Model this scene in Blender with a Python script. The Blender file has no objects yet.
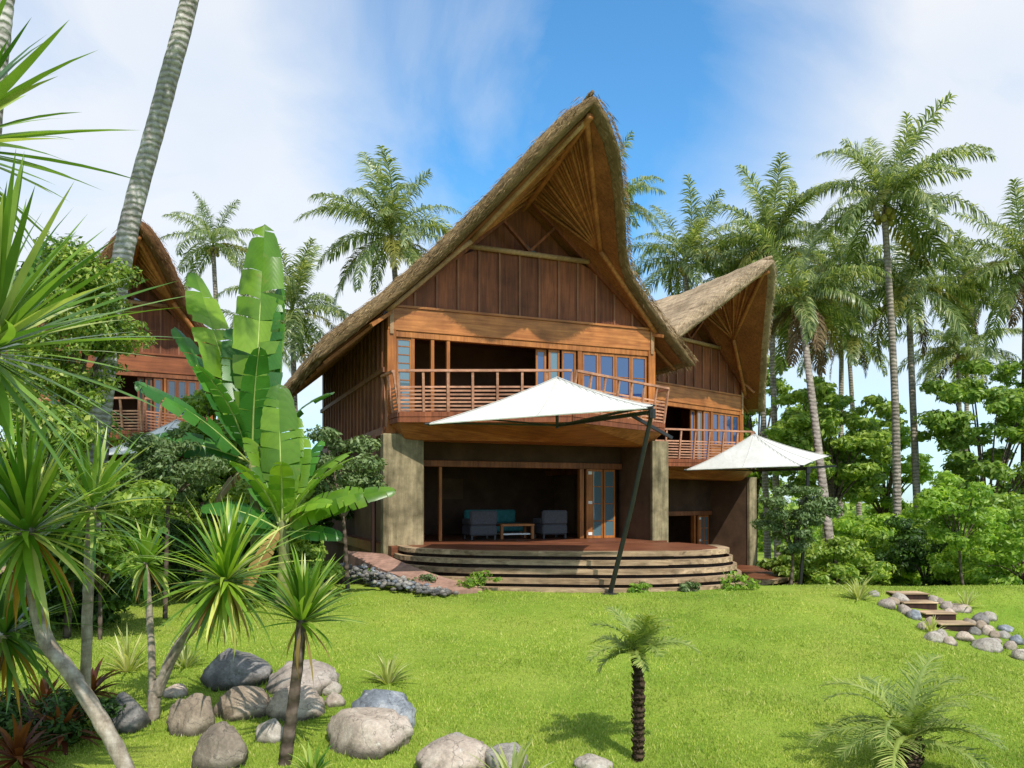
import bpy, math, random
import numpy as np
from mathutils import Vector, noise
random.seed(7); RNG = np.random.default_rng(7)
R = math.radians
SC = bpy.context.scene
COL = SC.collection
CAMZ = 2.6
F = 800.0; HY = 500.0
def P(x, y, d):
    """world point seen at pixel x, y of the photograph when it stands d metres away"""
    return Vector(((x-512)/F*d, d, CAMZ+(HY-y)/F*d))
def sstep(x, a, b):
    t = min(max((x-a)/(b-a), 0), 1); return t*t*(3-2*t)

# ------------------------------------------------------------------ ground height
GY = [-40, 0, 7.8, 12, 15, 17, 18.2, 21, 25, 30, 60, 100, 400, 3000]
GZ = [0, 0, 0.0, .33, .55, .65, .66, .3, -.1, -.5, -1.5, -2.4, -4, -8]
def ground(x, y):
    z = float(np.interp(y, GY, GZ))
    z -= .52*sstep(x, 5.6, 9.0)*sstep(17.0-y, 0, 2.4)*sstep(y, 8, 11)
    z -= .22*sstep(-x, 3.2, 6.5)*sstep(y, 11, 15)
    z += .075*noise.noise((x*.35, y*.35, 0))*sstep(y, 3, 8)
    return z

def hit(x, y, d0=6., d1=60.):
    """where the line of sight through a pixel meets the ground"""
    d = d0
    while d < d1:
        p = P(x, y, d)
        if p.z <= ground(p.x, d): return p
        d += .05
    return P(x, y, d0)
# ------------------------------------------------------------------ materials
def new_mat(name):
    m = bpy.data.materials.new(name); m.use_nodes = True
    nt = m.node_tree; nt.nodes.clear()
    out = nt.nodes.new('ShaderNodeOutputMaterial')
    return m, nt, out
def nd(nt, typ, **kw):
    n = nt.nodes.new(typ)
    for k, v in kw.items():
        if hasattr(n, k): setattr(n, k, v)
        else: n.inputs[k].default_value = v
    return n
def c4(c): return (c[0], c[1], c[2], 1)
def ramp(nt, fac, stops):
    r = nd(nt, 'ShaderNodeValToRGB')
    el = r.color_ramp.elements
    while len(el) < len(stops): el.new(.5)
    for e, (p, c) in zip(el, stops): e.position = p; e.color = c4(c)
    nt.links.new(fac, r.inputs[0]); return r.outputs[0]
def mixc(nt, fac, a, b, mode='MIX'):
    n = nd(nt, 'ShaderNodeMix', data_type='RGBA', blend_type=mode)
    for s, v in ((0, fac), (6, a), (7, b)):
        if hasattr(v, 'is_linked') or hasattr(v, 'links'): nt.links.new(v, n.inputs[s])
        else: n.inputs[s].default_value = v if s == 0 else c4(v)
    return n.outputs[2]
def tex(nt, scale=(1,1,1), coord='Object', nscale=5., detail=5., rough=.6, dist=0., rot=(0,0,0)):
    tc = nd(nt, 'ShaderNodeTexCoord'); mp = nd(nt, 'ShaderNodeMapping')
    mp.inputs['Scale'].default_value = scale; mp.inputs['Rotation'].default_value = rot
    nt.links.new(tc.outputs[coord], mp.inputs[0])
    n = nd(nt, 'ShaderNodeTexNoise'); n.inputs['Scale'].default_value = nscale
    n.inputs['Detail'].default_value = detail; n.inputs['Roughness'].default_value = rough
    n.inputs['Distortion'].default_value = dist
    nt.links.new(mp.outputs[0], n.inputs['Vector']); return n.outputs['Fac']
def bump(nt, h, strength=.4, dist=.02):
    b = nd(nt, 'ShaderNodeBump'); b.inputs['Strength'].default_value = strength; b.inputs['Distance'].default_value = dist
    nt.links.new(h, b.inputs['Height']); return b.outputs[0]
def pbsdf(nt, out, col, rough=.6, nrm=None, spec=.3, metal=0.):
    p = nd(nt, 'ShaderNodeBsdfPrincipled')
    if hasattr(col, 'links'): nt.links.new(col, p.inputs['Base Color'])
    else: p.inputs['Base Color'].default_value = c4(col)
    if hasattr(rough, 'links'): nt.links.new(rough, p.inputs['Roughness'])
    else: p.inputs['Roughness'].default_value = rough
    p.inputs['Specular IOR Level'].default_value = spec; p.inputs['Metallic'].default_value = metal
    if nrm: nt.links.new(nrm, p.inputs['Normal'])
    if out: nt.links.new(p.outputs[0], out.inputs[0])
    return p
def wood(name, dark, light, axis=0, rough=.55, spec=.3, grain=14., blotch=1.2):
    m, nt, out = new_mat(name)
    s = [grain]*3; s[axis] = grain*.06
    g = tex(nt, s, nscale=1., detail=6, dist=.6)
    b = tex(nt, nscale=blotch, detail=4)
    col = ramp(nt, g, [(.3, dark), (.7, light)])
    col = mixc(nt, .8, col, ramp(nt, b, [(.3, (.5,.48,.46)), (.7, (1.15,1.12,1.1))]), 'MULTIPLY')
    isl = nd(nt, 'ShaderNodeNewGeometry').outputs['Random Per Island']
    col = mixc(nt, 1., col, ramp(nt, isl, [(0, (.72,.7,.68)), (1, (1.18,1.18,1.18))]), 'MULTIPLY')
    pbsdf(nt, out, col, rough, bump(nt, g, .35, .01), spec); return m
def foliage(name, dark, light, trans=.35, rough=.45, spec=.35, tip=None, vein=None, patch=.8):
    m, nt, out = new_mat(name)
    isl = nd(nt, 'ShaderNodeNewGeometry').outputs['Random Per Island']
    col = ramp(nt, isl, [(0, dark), (1, light)] if tip is None else [(0, dark), (.72, light), (1, tip)])
    b = tex(nt, nscale=patch, detail=3)
    col = mixc(nt, .75, col, ramp(nt, b, [(.3, (.55,.6,.5)), (.7, (1.2,1.15,1.1))]), 'MULTIPLY')
    rnd = nd(nt, 'ShaderNodeObjectInfo').outputs['Random']
    col = mixc(nt, 1., col, ramp(nt, rnd, [(0, (.8,.85,.8)), (1, (1.15,1.1,1.05))]), 'MULTIPLY')
    p = pbsdf(nt, None, col, rough, None, spec)
    t = nd(nt, 'ShaderNodeBsdfTranslucent')
    tcol = mixc(nt, 1., col, (1.5,1.5,.7), 'MULTIPLY'); nt.links.new(tcol, t.inputs[0])
    mx = nd(nt, 'ShaderNodeMixShader'); mx.inputs[0].default_value = trans
    nt.links.new(p.outputs[0], mx.inputs[1]); nt.links.new(t.outputs[0], mx.inputs[2])
    nt.links.new(mx.outputs[0], out.inputs[0]); return m
def stone(name, a, b, c, scale=3.):
    m, nt, out = new_mat(name)
    n1 = tex(nt, nscale=scale, detail=8, rough=.65, dist=.4); n2 = tex(nt, nscale=scale*9, detail=6, rough=.7)
    col = ramp(nt, n1, [(.3, a), (.5, b), (.72, c)])
    col = mixc(nt, .7, col, ramp(nt, n2, [(.3, (.55,.55,.55)), (.65, (1.15,1.15,1.15))]), 'MULTIPLY')
    rnd = nd(nt, 'ShaderNodeObjectInfo').outputs['Random']
    col = mixc(nt, 1., col, ramp(nt, rnd, [(0, (.8,.8,.82)), (1, (1.15,1.1,1.05))]), 'MULTIPLY')
    tcr = nd(nt,'ShaderNodeTexCoord'); vo = nd(nt,'ShaderNodeTexVoronoi', feature='DISTANCE_TO_EDGE'); vo.inputs['Scale'].default_value = 2.3
    ds = nd(nt,'ShaderNodeTexNoise'); ds.inputs['Scale'].default_value = 3.; ds.inputs['Detail'].default_value = 6; nt.links.new(tcr.outputs['Object'], ds.inputs['Vector'])
    vm = nd(nt,'ShaderNodeVectorMath', operation='ADD'); nt.links.new(tcr.outputs['Object'], vm.inputs[0]); nt.links.new(ds.outputs['Color'], vm.inputs[1]); nt.links.new(vm.outputs[0], vo.inputs['Vector'])
    col = mixc(nt, ramp(nt, vo.outputs['Distance'], [(.0,(.65,.65,.65)),(.022,(0,0,0))]), col, (.05,.045,.04))
    li = tex(nt, nscale=5.5, detail=7, rough=.75); col = mixc(nt, ramp(nt, li, [(.6,(0,0,0)),(.68,(.55,.55,.55))]), col, tuple(min(.75, v*1.5) for v in c))
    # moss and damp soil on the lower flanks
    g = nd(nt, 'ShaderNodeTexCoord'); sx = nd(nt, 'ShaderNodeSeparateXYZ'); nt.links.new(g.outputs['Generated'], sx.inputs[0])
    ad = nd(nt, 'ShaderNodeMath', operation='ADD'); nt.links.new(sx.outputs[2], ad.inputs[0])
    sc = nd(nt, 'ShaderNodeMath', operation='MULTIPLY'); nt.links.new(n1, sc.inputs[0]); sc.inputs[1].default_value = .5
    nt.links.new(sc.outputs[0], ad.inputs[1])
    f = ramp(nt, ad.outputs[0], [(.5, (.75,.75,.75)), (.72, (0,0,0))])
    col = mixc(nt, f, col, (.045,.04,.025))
    pbsdf(nt, out, col, .8, bump(nt, n2, .6, .02), .25); return m
def plain(name, col, rough=.6, spec=.3, metal=0., var=.25, nscale=6.):
    m, nt, out = new_mat(name)
    n = tex(nt, nscale=nscale, detail=6)
    lo = tuple(v*(1-var) for v in col); hi = tuple(v*(1+var) for v in col)
    pbsdf(nt, out, ramp(nt, n, [(.3, lo), (.7, hi)]), rough, bump(nt, n, .15, .01), spec, metal); return m
def glass(name, tint, rough=.04):
    m, nt, out = new_mat(name)
    n = tex(nt, nscale=1.3, detail=2)
    p = pbsdf(nt, out, tint, rough, bump(nt, n, .06, .05), 1.0)
    p.inputs['IOR'].default_value = 1.65; return m

def thatch_mat(name, dark, mid, light):
    m, nt, out = new_mat(name)
    s = tex(nt, (60, 3.2, 1), 'UV', 1., 5, .65, .3)
    b = tex(nt, (1, 1, 1), 'Object', .9, 6, .65)
    w = tex(nt, (2.5, 9, 1), 'UV', 1., 3, .6, .5)
    col = ramp(nt, s, [(.28, dark), (.5, mid), (.72, light)])
    col = mixc(nt, .85, col, ramp(nt, b, [(.3, (.5,.47,.42)), (.7, (1.25,1.2,1.15))]), 'MULTIPLY')
    col = mixc(nt, .6, col, ramp(nt, w, [(.35, (.6,.6,.6)), (.6, (1.1,1.1,1.1))]), 'MULTIPLY')
    tcu = nd(nt,'ShaderNodeTexCoord'); wv = nd(nt,'ShaderNodeTexWave', bands_direction='Y', wave_profile='SAW'); wv.inputs['Scale'].default_value = .8; wv.inputs['Distortion'].default_value = 1.6; wv.inputs['Detail'].default_value = 4; wv.inputs['Detail Scale'].default_value = 3
    nt.links.new(tcu.outputs['UV'], wv.inputs['Vector'])
    col = mixc(nt, .6, col, ramp(nt, wv.outputs['Fac'], [(.0,(.5,.48,.45)),(.3,(1.05,1.05,1.05))]), 'MULTIPLY')
    pbsdf(nt, out, col, .9, bump(nt, s, .9, .04), .1); return m
def straw_mat(name, dark, light):
    m, nt, out = new_mat(name)
    isl = nd(nt, 'ShaderNodeNewGeometry').outputs['Random Per Island']
    b = tex(nt, nscale=1., detail=5)
    col = ramp(nt, isl, [(0, dark), (1, light)])
    col = mixc(nt, .8, col, ramp(nt, b, [(.3, (.5,.47,.42)), (.7, (1.25,1.2,1.15))]), 'MULTIPLY')
    pbsdf(nt, out, col, .85, None, .15); return m
def trunk_mat(name, a, b, rings=9., axis='Z'):
    m, nt, out = new_mat(name)
    n1 = tex(nt, (1, 1, .3), nscale=5, detail=7, rough=.7)
    tc = nd(nt, 'ShaderNodeTexCoord'); wv = nd(nt, 'ShaderNodeTexWave', bands_direction='Z')
    wv.inputs['Scale'].default_value = rings/3.; wv.inputs['Distortion'].default_value = 3.5; wv.inputs['Detail'].default_value = 3
    wv.inputs['Detail Scale'].default_value = 2.2
    nt.links.new(tc.outputs['Object'], wv.inputs['Vector'])
    col = ramp(nt, n1, [(.3, a), (.68, b)])
    col = mixc(nt, .8, col, ramp(nt, wv.outputs['Fac'], [(.1, (.6,.58,.56)), (.4, (1.05,1.05,1.05))]), 'MULTIPLY')
    n2 = tex(nt, nscale=2.0, detail=5, dist=1.)
    col = mixc(nt, ramp(nt, n2, [(.55, (0,0,0)), (.7, (.5,.5,.5))]), col, tuple(min(1, v*1.7) for v in b))
    pbsdf(nt, out, col, .85, bump(nt, wv.outputs['Fac'], .8, .03), .15); return m

M = {}
M['beam'] = wood('golden_timber', (.28,.09,.022), (.58,.235,.07), 0, .45)
M['beam_v'] = wood('golden_timber_upright', (.24,.075,.016), (.5,.185,.045), 2, .45)
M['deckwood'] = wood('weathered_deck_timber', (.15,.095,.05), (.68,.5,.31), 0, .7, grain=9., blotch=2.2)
M['decktop'] = wood('red_brown_deck_boards', (.11,.035,.018), (.3,.11,.05), 0, .5)
M['siding'] = wood('dark_red_board', (.145,.042,.017), (.33,.105,.042), 2, .6)
M['batten'] = wood('reddish_batten', (.2,.075,.04), (.36,.16,.085), 2, .6)
M['sidewood'] = wood('brown_side_board', (.16,.055,.022), (.36,.14,.055), 2, .55)
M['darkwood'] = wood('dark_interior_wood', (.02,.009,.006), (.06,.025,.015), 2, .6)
M['soffit'] = wood('orange_brown_soffit', (.2,.06,.018), (.38,.13,.035), 0, .5)
M['rail'] = wood('pale_reddish_rail', (.38,.17,.1), (.62,.33,.21), 0, .55)
M['pole'] = wood('peeled_pole', (.34,.2,.1), (.56,.36,.2), 1, .6)
M['lining'] = wood('bamboo_lining', (.16,.058,.018), (.36,.145,.05), 0, .65, grain=18.)
M['rafter'] = wood('brown_rafter', (.26,.095,.028), (.52,.22,.07), 1, .6)
M['frame'] = wood('orange_window_frame', (.3,.1,.025), (.5,.2,.055), 2, .45)
M['thatch'] = thatch_mat('golden_thatch', (.11,.068,.034), (.26,.175,.09), (.46,.35,.21))
M['straw'] = straw_mat('golden_straw', (.13,.078,.034), (.42,.3,.16))
M['thatch_grey'] = thatch_mat('weathered_thatch', (.2,.13,.07), (.46,.35,.23), (.72,.6,.44))
M['straw_grey'] = straw_mat('weathered_straw', (.2,.13,.06), (.62,.5,.34))
M['thatch_red'] = thatch_mat('brown_thatch', (.09,.04,.018), (.18,.09,.04), (.32,.19,.09))
M['straw_red'] = straw_mat('brown_straw', (.09,.04,.018), (.3,.17,.08))
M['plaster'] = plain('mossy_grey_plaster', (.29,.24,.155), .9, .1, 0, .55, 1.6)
def stains(m):
    nt = m.node_tree; p = [q for q in nt.nodes if q.type == 'BSDF_PRINCIPLED'][0]; src = p.inputs['Base Color'].links[0].from_socket
    a = tex(nt, (5,5,.45), nscale=1., detail=6, rough=.7); b = tex(nt, nscale=7, detail=6, rough=.7)
    col = mixc(nt, .85, src, ramp(nt, a, [(.35,(.42,.42,.36)),(.62,(1.2,1.15,1.05))]), 'MULTIPLY'); col = mixc(nt, .5, col, ramp(nt, b, [(.3,(.6,.6,.55)),(.7,(1.2,1.2,1.2))]), 'MULTIPLY')
    nt.links.new(col, p.inputs['Base Color'])
stains(M['plaster'])
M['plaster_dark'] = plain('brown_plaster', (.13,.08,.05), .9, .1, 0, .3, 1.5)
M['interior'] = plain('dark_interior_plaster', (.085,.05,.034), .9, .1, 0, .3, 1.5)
M['pane_blue'] = glass('blue_reflecting_pane', (.02,.055,.17))
M['pane_pale'] = glass('pale_reflecting_pane', (.1,.17,.2))
M['black'] = plain('black_metal', (.016,.016,.018), .4, .5, 0, .2)
M['canvas'] = foliage('cream_canvas', (.82,.8,.74), (.82,.8,.74), .22, .8, .1)
for n_ in list(M['canvas'].node_tree.nodes):
    if n_.type == 'MIX': M['canvas'].node_tree.nodes.remove(n_)
def fix_canvas():
    nt = M['canvas'].node_tree; p = [q for q in nt.nodes if q.type == 'BSDF_PRINCIPLED'][0]; t = [q for q in nt.nodes if q.type == 'BSDF_TRANSLUCENT'][0]
    a = tex(nt, nscale=.9, detail=5, dist=.5); b = tex(nt, (1,1,1), nscale=2.5, detail=3)
    col = ramp(nt, a, [(.3,(.66,.64,.58)),(.62,(.8,.785,.74))])
    nt.links.new(col, p.inputs['Base Color']); nt.links.new(col, t.inputs[0]); nt.links.new(bump(nt, b, .35, .12), p.inputs['Normal'])
fix_canvas()
M['cushion'] = plain('grey_woven_fabric', (.085,.085,.095), .9, .1, 0, .2, 20)
M['cushion_pale'] = plain('grey_seam_tape', (.52,.5,.46), .8, .1, 0, .1)
M['blue_cloth'] = plain('blue_fabric', (.12,.2,.5), .9, .1, 0, .2, 8)
M['bluegreen'] = plain('teal_fabric', (.05,.2,.2), .9, .1, 0, .2, 8)
M['white_paint'] = plain('white_paint', (.75,.75,.72), .5, .3, 0, .05)
M['rockTan'] = stone('tan_rock', (.27,.22,.18), (.46,.38,.31), (.6,.53,.45))
M['rockBrown'] = stone('brown_rock', (.16,.125,.095), (.3,.24,.18), (.46,.39,.31))
M['rockBlue'] = stone('blue_grey_rock', (.08,.09,.11), (.22,.245,.28), (.5,.52,.54), 4)
M['rockPale'] = stone('pale_rock', (.24,.21,.17), (.4,.36,.31), (.56,.53,.48))
M['rockDark'] = stone('dark_rock', (.1,.095,.09), (.2,.19,.18), (.36,.34,.32))
M['path'] = plain('pinkish_paving', (.34,.2,.15), .85, .15, 0, .3, 5)
M['coco_trunk'] = trunk_mat('grey_palm_bark', (.17,.15,.135), (.5,.47,.43), 8)
M['coco_trunk_far'] = trunk_mat('grey_brown_palm_bark', (.14,.115,.09), (.36,.31,.26), 6)
M['dark_trunk'] = trunk_mat('brown_bark', (.06,.042,.03), (.17,.13,.1), 5)
def stem_mat(name, a, b, c):
    m, nt, out = new_mat(name)
    n1 = tex(nt, (1,1,.5), nscale=9, detail=8, rough=.7); n2 = tex(nt, (1,1,5), nscale=6, detail=4); n3 = tex(nt, nscale=2.5, detail=3)
    col = ramp(nt, n1, [(.3, a), (.5, b), (.7, c)])
    col = mixc(nt, .5, col, ramp(nt, n2, [(.35, (.6,.58,.55)), (.6, (1.1,1.1,1.1))]), 'MULTIPLY')
    col = mixc(nt, .8, col, ramp(nt, n3, [(.35, (.6,.6,.58)), (.65, (1.25,1.25,1.25))]), 'MULTIPLY')
    pbsdf(nt, out, col, .85, bump(nt, n1, .6, .015), .2); return m
M['drac_trunk'] = stem_mat('pale_brown_stem', (.15,.11,.08), (.34,.28,.22), (.56,.5,.43))
M['hairy'] = trunk_mat('fibrous_dark_stem', (.03,.02,.012), (.1,.065,.04), 16)
M['frond'] = foliage('coconut_frond', (.055,.11,.035), (.28,.35,.13), .45, .34, .65, (.55,.55,.3))
M['frond_yel'] = foliage('yellowing_frond', (.1,.12,.022), (.34,.32,.08), .35, .45, .4)
M['frond_dead'] = foliage('dead_brown_frond', (.08,.05,.03), (.28,.2,.12), .15, .8, .1)
M['drac'] = foliage('sword_leaf', (.05,.17,.014), (.3,.46,.05), .35, .3, .6, (.75,.72,.25), None, 3)
M['drac_dark'] = foliage('dark_sword_leaf', (.04,.12,.015), (.17,.31,.045), .35, .3, .6, (.42,.46,.13), None, 3)
M['drac_pale'] = foliage('pale_sword_leaf', (.045,.15,.02), (.28,.44,.07), .32, .28, .65, (.66,.66,.28), None, 3)
M['drac_dry'] = foliage('dry_sword_leaf', (.2,.11,.03), (.5,.36,.14), .3, .6, .2)
M['orange_dry'] = foliage('orange_dry_leaf', (.35,.13,.02), (.6,.36,.06), .3, .6, .2)
M['banana'] = foliage('banana_leaf', (.1,.24,.018), (.28,.46,.045), .42, .3, .5, None, None, 1.5)
M['banana_dark'] = foliage('dark_banana_leaf', (.035,.15,.03), (.1,.29,.045), .35, .35, .45, None, None, 1.5)
def leaf_veins(m):
    nt = m.node_tree; tc = nd(nt,'ShaderNodeTexCoord'); wv = nd(nt,'ShaderNodeTexWave', bands_direction='X'); wv.inputs['Scale'].default_value = 14; wv.inputs['Distortion'].default_value = 1.; wv.inputs['Detail'].default_value = 2
    mp = nd(nt,'ShaderNodeMapping'); nt.links.new(tc.outputs['Object'], mp.inputs[0]); nt.links.new(mp.outputs[0], wv.inputs['Vector'])
    bp = bump(nt, wv.outputs['Fac'], .12, .006)
    p = [n for n in nt.nodes if n.type == 'BSDF_PRINCIPLED'][0]; nt.links.new(bp, p.inputs['Normal'])
    src = p.inputs['Base Color'].links[0].from_socket
    col = mixc(nt, .35, src, ramp(nt, wv.outputs['Fac'], [(.0,(.7,.75,.55)),(.4,(1.05,1.05,1.0))]), 'MULTIPLY')
    bl = tex(nt, nscale=3.2, detail=6, rough=.7); col = mixc(nt, ramp(nt, bl, [(.6,(0,0,0)),(.74,(.7,.7,.7))]), col, (.34,.27,.06)); nt.links.new(col, p.inputs['Base Color'])
leaf_veins(M['banana']); leaf_veins(M['banana_dark'])
M['rib'] = plain('pale_green_midrib', (.4,.48,.14), .5, .3)
M['stem'] = plain('banana_stem', (.19,.2,.07), .6, .3, 0, .5)
M['leafA'] = foliage('tree_leaf', (.11,.23,.035), (.46,.58,.13), .45, .4, .4)
M['leafB'] = foliage('bright_tree_leaf', (.13,.28,.03), (.46,.62,.11), .48, .4, .4)
M['leafE'] = foliage('mottled_tree_leaf', (.05,.13,.02), (.26,.38,.06), .35, .4, .4, (.42,.46,.12))
M['leafC'] = foliage('dull_green_leaf', (.08,.14,.045), (.28,.37,.17), .3, .45, .35)
M['leafD'] = foliage('dark_shrub_leaf', (.02,.06,.01), (.1,.19,.03), .3, .45, .35)
M['leafR'] = foliage('red_brown_leaf', (.1,.02,.012), (.26,.09,.03), .35, .4, .4)
M['stripe'] = foliage('cream_striped_leaf', (.2,.28,.05), (.62,.62,.25), .35, .4, .4, (.8,.78,.5))
M['date'] = foliage('date_palm_leaf', (.13,.22,.04), (.4,.48,.14), .35, .4, .4, (.55,.55,.22))
M['flower'] = plain('red_petals', (.6,.03,.04), .6, .3)

# ------------------------------------------------------------------ mesh helpers
def link(name, me, parent=None):
    o = bpy.data.objects.new(name, me); COL.objects.link(o)
    if parent: o.parent = parent
    return o
def np_mesh(name, V, faces, mats=(), mi=None, smooth=False, uv=None):
    """faces: list of int arrays (n,k)"""
    me = bpy.data.meshes.new(name)
    V = np.asarray(V, dtype=np.float32); me.vertices.add(len(V)); me.vertices.foreach_set('co', V.ravel())
    loops = np.concatenate([f.ravel() for f in faces]).astype(np.int32)
    tot = np.concatenate([np.full(len(f), f.shape[1]) for f in faces]).astype(np.int32)
    st = np.concatenate([[0], np.cumsum(tot)[:-1]]).astype(np.int32)
    me.loops.add(len(loops)); me.loops.foreach_set('vertex_index', loops)
    me.polygons.add(len(tot)); me.polygons.foreach_set('loop_start', st); me.polygons.foreach_set('loop_total', tot)
    if mi is not None: me.polygons.foreach_set('material_index', np.asarray(mi, dtype=np.int32))
    if smooth: me.polygons.foreach_set('use_smooth', np.ones(len(tot), dtype=bool))
    for m in mats: me.materials.append(m)
    if uv is not None:
        l = me.uv_layers.new(name='UVMap'); l.data.foreach_set('uv', np.asarray(uv, dtype=np.float32)[loops].ravel())
    me.update(calc_edges=True); me.validate(); return me
class MB:
    def __init__(s): s.v = []; s.f = []; s.mi = []; s.cur = 0
    def add(s, vs, fs):
        b = len(s.v); s.v += [tuple(v) for v in vs]
        for f in fs: s.f.append([b+i for i in f]); s.mi.append(s.cur)
    def box(s, x0, x1, y0, y1, z0, z1):
        s.add([(x0,y0,z0),(x1,y0,z0),(x1,y1,z0),(x0,y1,z0),(x0,y0,z1),(x1,y0,z1),(x1,y1,z1),(x0,y1,z1)],
              [(0,3,2,1),(4,5,6,7),(0,1,5,4),(1,2,6,5),(2,3,7,6),(3,0,4,7)])
    def bar(s, p, q, w, h=None, up=(0,0,1)):
        h = h or w; p = Vector(p); q = Vector(q); d = (q-p).normalized(); up = Vector(up)
        if abs(d.dot(up)) > .98: up = Vector((0,1,0))
        a = d.cross(up).normalized()*w/2; b = a.cross(d).normalized()*h/2
        vs = [p-a-b, p+a-b, p+a+b, p-a+b, q-a-b, q+a-b, q+a+b, q-a+b]
        s.add(vs, [(0,1,2,3),(7,6,5,4),(0,4,5,1),(1,5,6,2),(2,6,7,3),(3,7,4,0)])
    def tube(s, pts, rad, n=8, jit=0.):
        pts = [Vector(p) for p in pts]; rings = []
        if not hasattr(rad, '__len__'): rad = [rad]*len(pts)
        ref = Vector((1,.1,.05)) if abs((pts[-1]-pts[0]).normalized().x) < .8 else Vector((0,.1,1))
        for i, p in enumerate(pts):
            d = (pts[min(i+1, len(pts)-1)]-pts[max(i-1, 0)]).normalized()
            a = d.cross(ref).normalized(); b = d.cross(a)
            rings.append([p+(a*math.cos(2*math.pi*k/n)+b*math.sin(2*math.pi*k/n))*rad[i]*(1+jit*random.uniform(-1,1)) for k in range(n)])
        vs = [v for r in rings for v in r]; fs = []
        for i in range(len(pts)-1):
            for k in range(n): fs.append((i*n+k, i*n+(k+1)%n, (i+1)*n+(k+1)%n, (i+1)*n+k))
        fs.append(tuple(range(n))[::-1]); fs.append(tuple((len(pts)-1)*n+k for k in range(n)))
        s.add(vs, fs)
    def prism(s, poly, z0, z1):
        n = len(poly); vs = [(x,y,z0) for x,y in poly]+[(x,y,z1) for x,y in poly]
        s.add(vs, [tuple(range(n))[::-1], tuple(range(n,2*n))]+[(i,(i+1)%n,n+(i+1)%n,n+i) for i in range(n)])
    def extr(s, poly, y0, y1):   # polygon in x,z extruded along y
        n = len(poly); vs = [(x,y0,z) for x,z in poly]+[(x,y1,z) for x,z in poly]
        s.add(vs, [tuple(range(n)), tuple(range(n,2*n))[::-1]]+[((i+1)%n,i,n+i,n+(i+1)%n) for i in range(n)])
    def mesh(s, name, mats, smooth=False):
        me = bpy.data.meshes.new(name); me.from_pydata(s.v, [], s.f)
        for m in (mats if isinstance(mats, (list, tuple)) else [mats]): me.materials.append(m)
        me.polygons.foreach_set('material_index', s.mi)
        if smooth: me.polygons.foreach_set('use_smooth', [True]*len(s.f))
        me.update(); return me
    def build(s, name, mats, parent=None, smooth=False, bevel=0):
        o = link(name, s.mesh(name, mats, smooth), parent)
        if bevel:
            b = o.modifiers.new('edge', 'BEVEL'); b.width = bevel; b.segments = 1; b.limit_method = 'ANGLE'
        return o
def tag(o, label=None, cat=None, group=None, kind=None):
    for k, v in (('label', label), ('category', cat), ('group', group), ('kind', kind)):
        if v: o[k] = v
    return o
def empty(name, loc, label, cat, group=None, rz=0., scale=1.):
    o = bpy.data.objects.new(name, None); COL.objects.link(o); o.empty_display_size = .2
    o.location = loc; o.rotation_euler = (0,0,rz); o.scale = (scale,)*3
    return tag(o, label, cat, group)

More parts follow.
